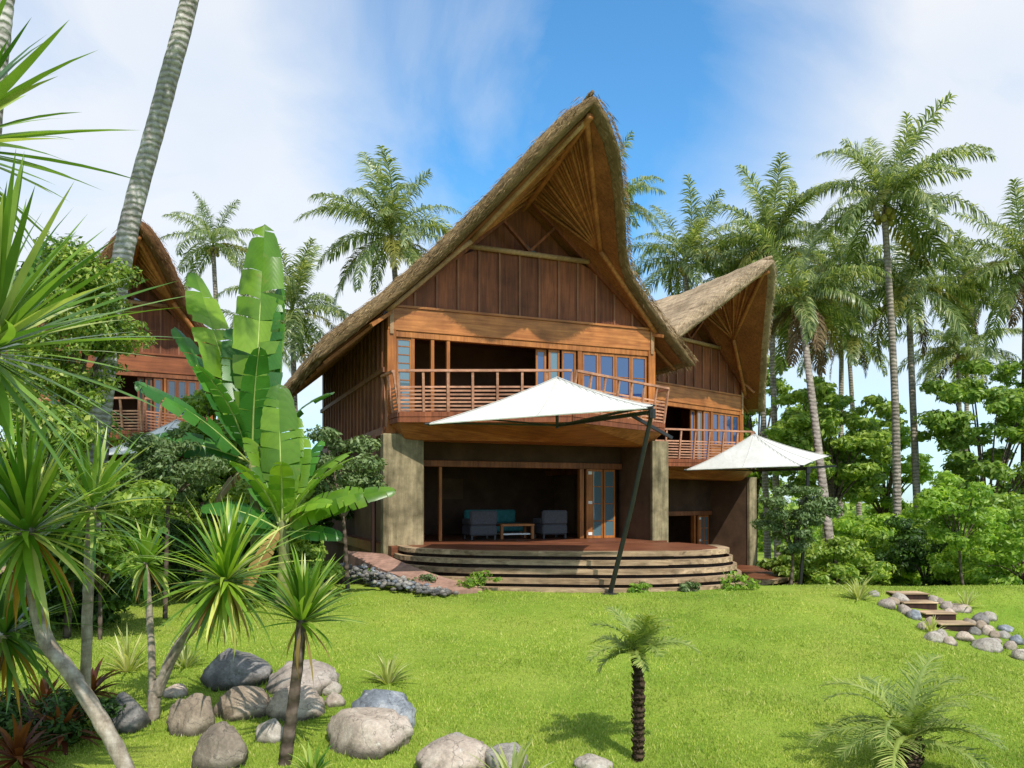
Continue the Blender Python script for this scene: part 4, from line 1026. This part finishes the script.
banana('bushy banana plant with broad bright leaves in front of the big house corner', (-4.50,15.6,.3), (-4.48,15.6,2.21), [
  (100,86,6,2.2,.64,'banana',.3), (85,74,20,1.7,.6,'banana',.3), (5,60,40,1.6,.5,'banana',.4), (150,70,30,1.6,.5,'banana',.4), (10,52,42,1.6,.5,'banana',.5), (22,40,36,1.9,.4,'banana',.7), (-30,32,45,1.3,.36,'banana',.4), (75,80,12,1.9,.45,'banana',.5), (130,74,18,1.8,.45,'banana',.5),
  (-75,72,50,1.2,.4,'banana',.4), (185,44,55,1.3,.4,'banana_dark',.5), (-130,66,50,1.4,.4,'banana',.4), (60,66,25,1.8,.45,'banana_dark',.6), (-12,8,40,1.0,.32,'banana_dark',.4), (-165,18,60,1.2,.36,'banana_dark',.5), (150,60,40,1.6,.42,'banana_dark',.7), (40,58,40,1.7,.42,'banana',.5), (-100,-60,20,1.2,.26,'drac_dry',.9)])

# ---------------- coconut palms
def frond_mesh(name, L, e0, droop, seed, mat, hang=.5, nl=66, ll=.95, wl=.052):
    rg = np.random.default_rng(seed); n = 26; s = np.linspace(0,1,n)
    e = math.radians(e0)-math.radians(droop)*s**1.35; dl = L/(n-1); bend = rg.normal(0,.18)
    az = bend*s**1.5
    r = np.cumsum(np.concatenate([[0], (np.cos(e)*dl)[:-1]])); z = np.cumsum(np.concatenate([[0], (np.sin(e)*dl)[:-1]]))
    pts = np.stack([r*np.cos(az), r*np.sin(az), z], 1)
    V = []; Fq = []; Ft = []; b = 0
    # rachis
    for i in range(n-1):
        pass
    w = .045*(1-s)+.008; side = np.stack([-np.sin(az), np.cos(az), 0*az], 1)*w[:,None]; upv = np.stack([0*s,0*s,w*.7],1)
    A = np.concatenate([pts-side, pts+upv, pts+side]); i = np.arange(n-1)
    F0 = np.concatenate([np.stack([i,i+1,n+i+1,n+i],1), np.stack([n+i,n+i+1,2*n+i+1,2*n+i],1)]); V.append(A); Fq.append(F0); b = len(A)
    t = np.linspace(.14,1,nl)
    for sg in (-1,1):
        tt = np.clip(t+rg.normal(0,.006,nl),.1,1); P0 = np.stack([np.interp(tt,s,pts[:,k]) for k in range(3)],1)
        ee = np.interp(tt,s,e); aa = np.interp(tt,s,az)
        tg = np.stack([np.cos(ee)*np.cos(aa), np.cos(ee)*np.sin(aa), np.sin(ee)],1)
        lat = np.stack([-np.sin(aa), np.cos(aa), 0*aa],1)*sg
        ln = ll*L/4*np.clip(np.sin((tt*.86+.1)*math.pi)**.6,.15,1)*rg.uniform(.8,1.1,nl)
        nrm = np.cross(tg, lat*sg)
        fw = .45+.5*tt+rg.normal(0,.1,nl)
        d1 = lat*.9+tg*fw[:,None]+nrm*(.25)+rg.normal(0,.17,(nl,3)); d1 /= np.linalg.norm(d1,axis=1)[:,None]
        d2 = d1+np.array([0,0,-1])*(hang*rg.uniform(.6,1.7,nl))[:,None]; d2 /= np.linalg.norm(d2,axis=1)[:,None]
        d3 = d2+np.array([0,0,-1])*(hang*rg.uniform(.4,1.5,nl))[:,None]; d3 /= np.linalg.norm(d3,axis=1)[:,None]
        M1 = P0+d1*(ln*.35)[:,None]; M2 = M1+d2*(ln*.35)[:,None]; T = M2+d3*(ln*.3)[:,None]
        wv = np.cross(d1, nrm); wv /= (np.linalg.norm(wv,axis=1)[:,None]+1e-6); wv = wv*(wl/2)
        A = np.stack([P0-wv*.6,P0+wv*.6,M1-wv,M1+wv,M2-wv*.75,M2+wv*.75,T],1).reshape(-1,3)
        k = b+7*np.arange(nl); Fq.append(np.stack([k,k+1,k+3,k+2],1)); Fq.append(np.stack([k+2,k+3,k+5,k+4],1)); Ft.append(np.stack([k+4,k+5,k+6],1))
        V.append(A); b += len(A)
    return np_mesh(name, np.concatenate(V), [np.concatenate(Fq), np.concatenate(Ft)], [mat])
FR = {'up': [frond_mesh('frond', 4., 80, 42, 100+i, M['frond'], .5) for i in range(3)],
      'mid': [frond_mesh('frond', 4., 48, 78, 110+i, M['frond'], .85) for i in range(4)],
      'flat': [frond_mesh('frond', 4., 18, 70, 120+i, M['frond'], 1.1) for i in range(4)],
      'low': [frond_mesh('frond', 3.7, -18, 55, 130+i, M['frond'], .8) for i in range(3)],
      'yel': [frond_mesh('frond', 3.6, -10, 60, 140+i, M['frond_yel'], .8) for i in range(3)],
      'dead': [frond_mesh('dead_frond', 3.2, -50, 38, 150+i, M['frond_dead'], .7) for i in range(3)]}
MB_ = MB(); 
for k in range(9):
    a = k*2.4; MB_.tube([Vector((math.cos(a)*.3, math.sin(a)*.3, -.25-.05*k+t)) for t in (-.15,-.1,0,.1,.15)], [.03,.10,.13,.10,.03], 8)
COCO = MB_.mesh('coconuts', plain('green_yellow_coconut', (.3,.26,.06), .5, .3), True)
def coconut(label, cx, cy, d, scale, basepx=None, base_d=None, seed=0, counts=(5,8,9,6,2,0), r=(.19,.12), skip_trunk=False, tm='coco_trunk_far', group='coconut palms behind the houses', bend=0.):
    rnd = random.Random(seed); top = P(cx, cy, d); bd = base_d or d
    bx = P(basepx, 0, bd).x if basepx is not None else top.x+rnd.uniform(-.5,.5)
    base = Vector((bx, bd, ground(bx, bd)-.1)); root = empty('coconut_palm', base, label, 'palm tree', group)
    mid = base.lerp(top, .5)+Vector((bend, 0, 0))
    trunk(root, base, [base, mid, top+Vector((0,0,-.1))], r[0], r[1], M[tm], 9, .03)
    for kind, n in zip(('up','mid','flat','low','yel','dead'), counts):
        a0 = rnd.random()*6.28
        for k in range(n):
            o = link('dead_frond' if kind == 'dead' else 'frond', rnd.choice(FR[kind]), root); o.location = top-base+Vector((0,0,rnd.uniform(-.1,.15)))
            o.rotation_euler = (rnd.gauss(0,.22), rnd.gauss(0,.17), a0+k*6.283/n+rnd.gauss(0,.22)); s = scale*rnd.uniform(.82,1.12); o.scale = (s,s,s)
    o = link('coconut_bunch', COCO, root); o.location = top-base; o.scale = (scale,)*3
    return root
coconut('coconut palm rising just left of the big roof with a full crown', 392,238,36,1.0,420,36,1,(5,8,9,6,3,0))
coconut('small distant coconut palm behind the tall banana leaves', 213,245,46,.85,230,46,2,(3,6,7,4,1,0))
coconut('low coconut palm filling the gap between banana and big roof', 292,312,40,.95,300,40,3,(3,7,8,6,3,0))
coconut('coconut palm mostly hidden behind the roof prow, only frond tips showing', 612,205,46,1.0,600,46,4,(4,7,8,4,1,0))
coconut('coconut palm between the two thatched peaks', 686,262,44,1.05,690,44,5,(4,8,9,6,2,0))
coconut('coconut palm just above the right house peak with a straight trunk', 770,248,40,1.05,778,40,6,(5,8,9,6,3,0))
coconut('tallest coconut palm with a long straight grey trunk beside the lawn', 884,205,33,1.05,898,33,7,(6,9,9,6,2,0), bend=.15)
coconut('second tall coconut palm close behind the tallest one, reddish trunk', 908,288,36,1.0,920,36,8,(4,8,9,6,3,2))
coconut('coconut palm at the right edge of the picture with a dark trunk', 1026,270,35,1.05,1024,35,9,(4,8,9,6,2,1), tm='dark_trunk')
coconut('leaning coconut palm beside the right umbrella with drooping brown fronds', 800,300,33,.95,836,24,10,(2,6,8,7,5,7), r=(.15,.12))
coconut('far coconut palm low between the tall trunks', 848,335,50,1.0,862,50,11,(4,7,8,6,2,2))
coconut('far coconut palm with yellowing fronds right of the tall trunks', 958,352,46,.95,962,46,12,(3,7,8,6,5,1))
coconut('coconut palm directly behind the right house roof, crown half hidden', 735,285,45,1.0,742,45,13,(4,7,8,5,3,0))
coconut('small far coconut palm left of the tallest trunk', 818,300,54,1.0,826,54,15,(4,7,8,6,2,1))
coconut('far coconut palm showing between left house and banana', 262,345,50,.9,262,50,16,(3,6,7,4,1,0))
coconut('far coconut palm crown between the leaning palm and the tallest palm', 842,268,49,1.0,840,49,17,(4,7,8,6,4,2))
coconut('far coconut palm crown low behind the right house roof end', 760,305,42,.9,768,42,18,(3,6,8,6,5,3))
coconut('far coconut palm crown in the gap left of the right edge palm', 968,285,54,1.0,965,54,19,(4,7,8,6,3,2))
# near trunk crossing the upper left; crown above the frame
def tall_near(label, pts, r0, r1, seed):
    base = pts[0]; root = empty('coconut_palm', base, label, 'palm tree', 'near coconut palm trunks')
    trunk(root, base, pts, r0, r1, M['coco_trunk'], 14, .035, seg=24)
    rnd = random.Random(seed); top = pts[-1]
    for kind, n in (('up',4),('mid',7),('flat',7),('low',3)):
        for k in range(n):
            o = link('frond', rnd.choice(FR[kind]), root); o.location = top-base; o.rotation_euler = (0, rnd.gauss(0,.1), k*6.283/n+rnd.random())
b = P(88,640,15.0); b.z = ground(b.x, 15.0)-.1
tall_near('grey ringed palm trunk leaning across the upper left sky', [b, P(100,420,15), P(124,250,15), P(163,100,15), P(194,-20,15), P(230,-210,15)], .215, .15, 4)
b = P(-72,760,11); b.z = ground(b.x, 11)-.1
tall_near('dark palm trunk cut off by the top left corner of the picture', [b, P(-42,400,11), P(-8,80,11), P(6,-60,11), P(26,-330,11)], .2, .15, 5)

# young date palms on the lawn
def date_palm(label, x, y, base_y, d, L, nf, r, seed, hang=.15):
    rnd = random.Random(seed); top = P(x, y, d); base = P(x, base_y, d); base.z = ground(base.x, d)-.05
    root = empty('young_date_palm', base, label, 'palm', None)
    cp = [p-base for p in curve_pts([base, base.lerp(top,.5)+Vector((.01,0,0)), top], 14)]
    mb = MB(); mb.tube(cp, [r*(1+.18*math.sin(i*2.1)) for i in range(len(cp))], 12, .22)
    H = (top-base).length
    for k in range(int(H*220)):       # old leaf bases
        z = random.random()*H; a = random.random()*6.28; dr = Vector((math.cos(a), math.sin(a), 0)); p = Vector((cp[-1].x*z/H, cp[-1].y*z/H, z))+dr*r*.85
        mb.bar(p, p+dr*r*.55+Vector((0,0,r*.8)), r*.22, r*.14)
    mb.build('trunk', M['hairy'], root)
    for k in range(nf):
        f = k/nf; e0 = 80-75*f+rnd.gauss(0,6)
        me = frond_mesh('frond', L*rnd.uniform(.8,1.1), e0, 75+rnd.gauss(0,12), seed*50+k, M['date'], hang, 46, 1.1, .013)
        o = link('frond', me, root); o.location = top-base; o.rotation_euler = (rnd.gauss(0,.1), 0, k*2.4+rnd.gauss(0,.2))
    return root
date_palm('young palm on a slim dark hairy stem standing alone on the lawn', 638, 655, 790, 7.9, .6, 18, .05, 3)
date_palm('short feathery young palm at the lower right of the lawn', 908, 740, 800, 7.7, .95, 20, .1, 4)

# ---------------- broadleaf trees and shrubs
def leaf_cloud(centers, radii, n, size, seed, shell=.35, flat=.0):
    rg = np.random.default_rng(seed); C = np.array(centers); Rr = np.array(radii)
    wgt = (Rr[:,0]*Rr[:,1]*Rr[:,2])**.8; k = rg.choice(len(C), n, p=wgt/wgt.sum())
    u = rg.normal(size=(n,3)); u /= np.linalg.norm(u,axis=1)[:,None]; rad = shell+(1-shell)*rg.random(n)**.5
    rad *= rg.uniform(.75,1.08,n)
    p = C[k]+u*rad[:,None]*Rr[k]*np.array([1,1,1.0])
    nrm = u+rg.normal(0,.55,(n,3))+np.array([0,0,.5]); nrm /= np.linalg.norm(nrm,axis=1)[:,None]
    a = np.cross(nrm, rg.normal(size=(n,3))); a /= np.linalg.norm(a,axis=1)[:,None]; b = np.cross(nrm,a)
    s = size*rg.uniform(.6,1.3,n)[:,None]; fold = nrm*s*.18
    V = np.stack([p-a*s, p+b*s*.45+fold, p+a*s, p-b*s*.45+fold],1).reshape(-1,3)
    i = 4*np.arange(n); Ft = np.concatenate([np.stack([i,i+1,i+2],1), np.stack([i,i+2,i+3],1)])
    return V, Ft
def tree(name, label, base, crown_c, crown_r, nclump, nleaf, lsize, mat, seed, r0=.14, group=None, cat='tree', clump_r=.3, limb=True, flatten=1., tm='dark_trunk', bottom=True):
    rg = np.random.default_rng(seed); base = Vector(base); cc = np.array(crown_c); cr = np.array(crown_r)
    root = empty(name, base, label, cat, group)
    cen = []; rad = []
    for i in range(nclump):
        u = rg.normal(size=3); u /= np.linalg.norm(u); q = cc+u*cr*(.35+.6*rg.random()**.6)
        cen.append(q-np.array(base)); s = clump_r*rg.uniform(.6,1.35)*cr.mean(); rad.append((s*1.15,s*1.15,s*.55*flatten))
    V, Ft = leaf_cloud(cen, rad, nleaf, lsize, seed)
    link('crown', np_mesh('crown', V, [Ft], [M[mat]]), root)
    if limb:
        mb = MB(); top = Vector(tuple(cc))-base; fork = Vector((top.x*.5, top.y*.5, max(.25, top.z-cr[2]*.95)))
        pts = curve_pts([Vector((0,0,-.15)), fork*.5+Vector((rg.normal(0,.06)*r0*8,0,0)), fork], 5); mb.tube(pts, list(np.linspace(r0, r0*.7, len(pts))), 8, .08)
        for c in cen[::max(1,len(cen)//16)]:
            c = Vector(tuple(c)); m = fork.lerp(c,.5)+Vector((0,0,.12*cr[2])); pts = curve_pts([fork-Vector((0,0,.1)), m, c], 4)
            mb.tube(pts, list(np.linspace(r0*.55, r0*.12, len(pts))), 6)
        mb.build('trunk', M[tm], root, True)
    return root
def at(x, y, d): return tuple(P(x,y,d))
def gb(x, d): q = P(x,0,d); return (q.x, d, ground(q.x,d))
G1 = 'leafy trees behind the lawn'
tree('broadleaf_tree','tall layered leafy tree beyond the right umbrella', gb(835,38), at(832,440,38), (3.4,2.6,3.2), 100, 17000, .15,'leafA',201,.13,G1,clump_r=.17,tm='dark_trunk')
tree('broadleaf_tree','tall layered leafy tree at the right edge under the palms', gb(985,35), at(990,440,35), (3.0,2.4,4.6), 100, 17000,.15,'leafA',202,.13,G1,clump_r=.16)
tree('broadleaf_tree','slim bright tree with a thin stem above the stones on the right', gb(964,20.5), at(955,510,20.5), (1.15,1.0,1.05), 50, 6000,.075,'leafB',203,.04,G1,clump_r=.24)
tree('broadleaf_tree','grey green small tree beside the terrace of the right house', gb(790,22), at(795,512,22), (1.05,.9,1.1), 50, 6500,.065,'leafC',204,.05,G1,clump_r=.24)
tree('broadleaf_tree','bright leafy tree between the tall palm trunks', gb(890,42), at(880,470,42), (2.6,2.,2.8), 60, 9000,.15,'leafB',205,.12,G1,clump_r=.2)
tree('broadleaf_tree','dark leafy tree behind the left house', gb(20,40), at(30,330,40), (4.,3.,4.5), 26, 8000,.24,'leafD',206,.2,G1)
tree('broadleaf_tree','pale leafy tree around the grey palm trunk in front of the left house', gb(66,13.4), at(78,330,13.4), (1.0,.8,1.6), 80, 15000,.05,'leafE',207,.07,G1,clump_r=.27)
tree('broadleaf_tree','leafy small tree with fine dull leaves beside the grey pier', gb(348,17.2), at(338,472,17.2), (1.0,.8,.95), 24, 7500,.06,'leafC',208,.05,G1,clump_r=.33)
tree('broadleaf_tree','fine leaved pale shrub tree before the left umbrella', gb(165,15.5), at(172,462,15.5), (.95,.8,.8), 40, 8500,.055,'leafC',209,.05,G1,clump_r=.33)
tree('broadleaf_tree','dark broad tree in the gap behind the banana plants', gb(262,26), at(262,500,26), (2.6,1.6,2.3), 60, 11000,.12,'leafD',211,.12,G1,clump_r=.24)
tree('broadleaf_tree','mid green tree beside the left umbrella, behind the tall banana', gb(215,20.5), at(225,440,20.5), (1.3,1.0,1.7), 50, 8000,.09,'leafA',212,.08,G1,clump_r=.24)
tree('broadleaf_tree','leafy tree glimpsed between right house and leaning palm', gb(755,46), at(760,420,46), (2.6,2.,4.2), 60, 10000,.17,'leafA',210,.14,G1,clump_r=.2)
# shrubs
G2 = 'shrubs along the far side of the lawn'
SH = [ (835,566,24,1.5,1.0,'leafA','mid green shrub right of the leaning palm foot'), (880,560,27,1.7,1.3,'leafB','bright shrub left of the tall grey palm foot'),
 (925,556,25,1.5,1.4,'leafD','dark shrub behind the slim tree, right of the tall grey palm foot'), (985,560,23,1.6,1.3,'leafB','bright shrub behind the stones at the right'),
 (1025,555,21,1.5,1.5,'leafB','bright shrub cut off by the right edge of the picture'), (800,575,26,1.3,.9,'leafA','low shrub at the foot of the leaning palm'),
 (1000,520,29,2.,1.8,'leafA','big rounded shrub in the right background'), (860,530,33,2.2,1.8,'leafB','bright bushy shrub far behind the tall palm trunk'),
 (940,535,32,2.,1.6,'leafA','mid green bushy shrub far behind the slim tree')]
for i, (x,y,d,w,h,mt,lb) in enumerate(SH):
    q = P(x,y,d); g = ground(q.x,d); tree('shrub', lb, (q.x,d,g), (q.x,d,(q.z+g+h*.6)/2), (w,w*.8,max(h,(q.z-g)*.6)), 48, 6000, .085 if d < 26 else .12, mt, 300+i, .05, G2, 'shrub', .24)
SL = [ (70,590,14.5,1.2,.75,'leafD','dark shrub left of the thin forked stem'), (12,560,13,1.2,1.2,'leafD','dark shrub behind the lower left sword leaves'),
 (235,590,17.5,1.2,.55,'leafD','dark low shrub under the banana plants'), (110,520,18,1.3,1.0,'leafA','mid green shrub in front of the left terrace'),
 (25,430,15,1.4,1.5,'leafA','leafy shrub left of the grey palm trunk'), (170,585,21,1.6,.35,'leafD','dark strip of low planting before the left terrace'),
 (300,560,16.5,.9,.7,'leafA','green shrub behind the slim leaning plant'), (100,520,13.2,.95,1.15,'leafA','mid green leafy shrub hiding the foot of the grey palm trunk'), (150,545,17.5,1.5,.9,'leafD','dark shrub behind the thin forked stem'), (210,520,18.5,1.3,1.2,'leafA','mid green shrub below the left umbrella, behind the banana'), (40,470,12.,1.0,1.0,'leafE','leafy shrub behind the big leaning sword leaved plant'),
 (38,712,8.4,.75,.22,'leafD','dark ground shrub left of the thick leaning trunk')]
for i, (x,y,d,w,h,mt,lb) in enumerate(SL):
    q = P(x,y,d); g = ground(q.x,d); tree('shrub', lb, (q.x,d,g), (q.x,d,max(q.z,g+h*.5)), (w,w*.7,h), 22, 5200, .075 if d > 9 else .035, mt, 330+i, .04, 'shrubs on the left side', 'shrub', .38)
for i, (x,y,d,lb) in enumerate([(18,690,7.6,'red leaved cordyline at the lower left edge'), (90,655,9.5,'small red leaved cordyline left of the striped grass'), (45,640,9.,'red brown cordyline behind the thick leaning trunk'), (8,655,8.4,'red brown cordyline cut off by the left edge'), (62,690,8.2,'red brown cordyline right of the dark ground shrub')]):
    b = P(x,y,d); b.z = ground(b.x,d)+.15
    V = rosette(40,.5,.06,(0,0,1),400+i,-25,80,55,6); o = link('cordyline', mesh_from('cordyline', V, M['leafR'])); o.location = b; tag(o, lb, 'plant', 'red leaved cordylines')
# low plants at the foot of the terrace
for i, (x, d, w, mt, lb) in enumerate([(372,18.6,.35,'leafB','yellow green low plant at the upper end of the pebbles'), (478,16.95,.32,'leafB','yellow green low plant before the terrace steps at the ramp foot'), (640,16.9,.16,'leafB','small low plant right of the umbrella mast foot'), (735,17.3,.3,'leafB','small yellow green plant at the right end of the terrace steps'), (690,17.0,.15,'leafC','tiny low plant before the right part of the terrace steps'), (430,17.3,.3,'leafC','dull low plant among the pebbles')]):
    q = P(x,0,d); g = ground(q.x,d); tree('low_plant', lb, (q.x,d,g), (q.x,d,g+w*.5), (w*1.6,w*.7,w*.8), 16, 420, .05, mt, 430+i, .012, 'low plants at the foot of the terrace', 'plant', .42)
# far woodland, one mass
def woodland():
    rg = np.random.default_rng(5); cen = []; rad = []
    for i in range(150):
        x = rg.uniform(-75,75); y = rg.uniform(62,82); h = rg.uniform(2.5,6.0)*(1.+.25*math.sin(x*.3))*(.75 if 22 < x < 34 else 1)
        g = ground(x,y)
        for k in range(2): cen.append((x+rg.normal(0,.8), y, g+h*(.35+.45*k))); rad.append((rg.uniform(2,3.4), 2, h*.38))
    V, Ft = leaf_cloud(cen, rad, 42000, .34, 6)
    tag(link('far_woodland', np_mesh('far_woodland', V, [Ft], [M['leafA']])), 'distant green woodland seen between the trunks', 'woodland', kind='stuff')
woodland()

# ================================================================== CAMERA, LIGHT, SKY
cam = bpy.data.cameras.new('camera'); co = bpy.data.objects.new('camera', cam); COL.objects.link(co)
co.location = (0,0,CAMZ); co.rotation_euler = (R(90),0,0); cam.sensor_width = 36; cam.lens = F/1024*36
cam.shift_y = (HY-384)/1024; cam.clip_end = 6000; cam.clip_start = .1; SC.camera = co
EL, AZ = 50, math.atan2(.42, -.9)          # sun elevation; azimuth measured from +y towards +x
sd = Vector((math.sin(AZ)*math.cos(R(EL)), math.cos(AZ)*math.cos(R(EL)), math.sin(R(EL))))
sl = bpy.data.lights.new('sun', 'SUN'); sl.energy = 4.5; sl.angle = R(.53); sl.color = (1,.955,.87)
so = bpy.data.objects.new('sun', sl); COL.objects.link(so); so.rotation_euler = sd.to_track_quat('Z','Y').to_euler()
w = bpy.data.worlds.new('World'); SC.world = w; w.use_nodes = True; nt = w.node_tree; nt.nodes.clear()
out = nd(nt,'ShaderNodeOutputWorld'); bg = nd(nt,'ShaderNodeBackground'); nt.links.new(bg.outputs[0], out.inputs[0])
sky = nd(nt,'ShaderNodeTexSky', sky_type='NISHITA'); sky.sun_disc = False; sky.sun_elevation = R(EL); sky.sun_rotation = AZ
sky.air_density = 1.0; sky.dust_density = .6; sky.ozone_density = 2.5
tc = nd(nt,'ShaderNodeTexCoord')
def vdist(vec, sharp0, sharp1):
    v = Vector(vec).normalized()
    dp = nd(nt,'ShaderNodeVectorMath', operation='DOT_PRODUCT'); nrm = nd(nt,'ShaderNodeVectorMath', operation='NORMALIZE')
    nt.links.new(tc.outputs['Generated'], nrm.inputs[0]); nt.links.new(nrm.outputs[0], dp.inputs[0]); dp.inputs[1].default_value = v
    mr = nd(nt,'ShaderNodeMapRange'); mr.interpolation_type = 'SMOOTHSTEP'; nt.links.new(dp.outputs['Value'], mr.inputs['Value']); mr.inputs['From Min'].default_value = sharp0; mr.inputs['From Max'].default_value = sharp1
    return mr.outputs[0]
def math_(op, a, b):
    n = nd(nt,'ShaderNodeMath', operation=op)
    for i, v in enumerate((a,b)):
        if hasattr(v,'links'): nt.links.new(v, n.inputs[i])
        else: n.inputs[i].default_value = v
    return n.outputs[0]
mp = nd(nt,'ShaderNodeMapping'); mp.inputs['Scale'].default_value = (1,1,1.5); mp.inputs['Location'].default_value = (.3,.1,.2); nt.links.new(tc.outputs['Generated'], mp.inputs[0])
n1 = nd(nt,'ShaderNodeTexNoise'); n1.inputs['Scale'].default_value = 2.6; n1.inputs['Detail'].default_value = 9; n1.inputs['Roughness'].default_value = .55; n1.inputs['Distortion'].default_value = .5
nt.links.new(mp.outputs[0], n1.inputs['Vector'])
blue = vdist((.07,1,.60), .93, 1.0); blue2 = vdist((.20,1,.42), .965, 1.0); wl = vdist((-.33,1,.5), .90, .99); wr = vdist((.38,1,.42), .93, .995)
f = math_('MULTIPLY_ADD', n1.outputs['Fac'], 1.9); 
f.node.inputs[2].default_value = -.28
f = math_('SUBTRACT', f, math_('MULTIPLY', blue, .85)); f = math_('SUBTRACT', f, math_('MULTIPLY', blue2, .25))
f = math_('ADD', f, math_('MULTIPLY', wl, .32)); f = math_('ADD', f, math_('MULTIPLY', wr, .30))
cl = nd(nt,'ShaderNodeClamp'); nt.links.new(f, cl.inputs[0])
n2 = nd(nt,'ShaderNodeTexNoise'); n2.inputs['Scale'].default_value = 4; n2.inputs['Detail'].default_value = 6; nt.links.new(mp.outputs[0], n2.inputs['Vector'])
ccol = ramp(nt, n2.outputs['Fac'], [(.3,(6.9,7.4,8.1)),(.65,(7.9,8.0,8.2))])
skc = mixc(nt, 1., sky.outputs[0], (.92,1.75,2.05), 'MULTIPLY')
fin = mixc(nt, math_('MULTIPLY', cl.outputs[0], .9), skc, ccol)
nt.links.new(fin, bg.inputs[0]); bg.inputs[1].default_value = .122
SC.view_settings.view_transform = 'Standard'; SC.view_settings.look = 'None'; SC.view_settings.exposure = 0; SC.view_settings.gamma = 1
SC.render.engine = 'CYCLES'; SC.cycles.max_bounces = 6; SC.cycles.diffuse_bounces = 3; SC.cycles.transmission_bounces = 4
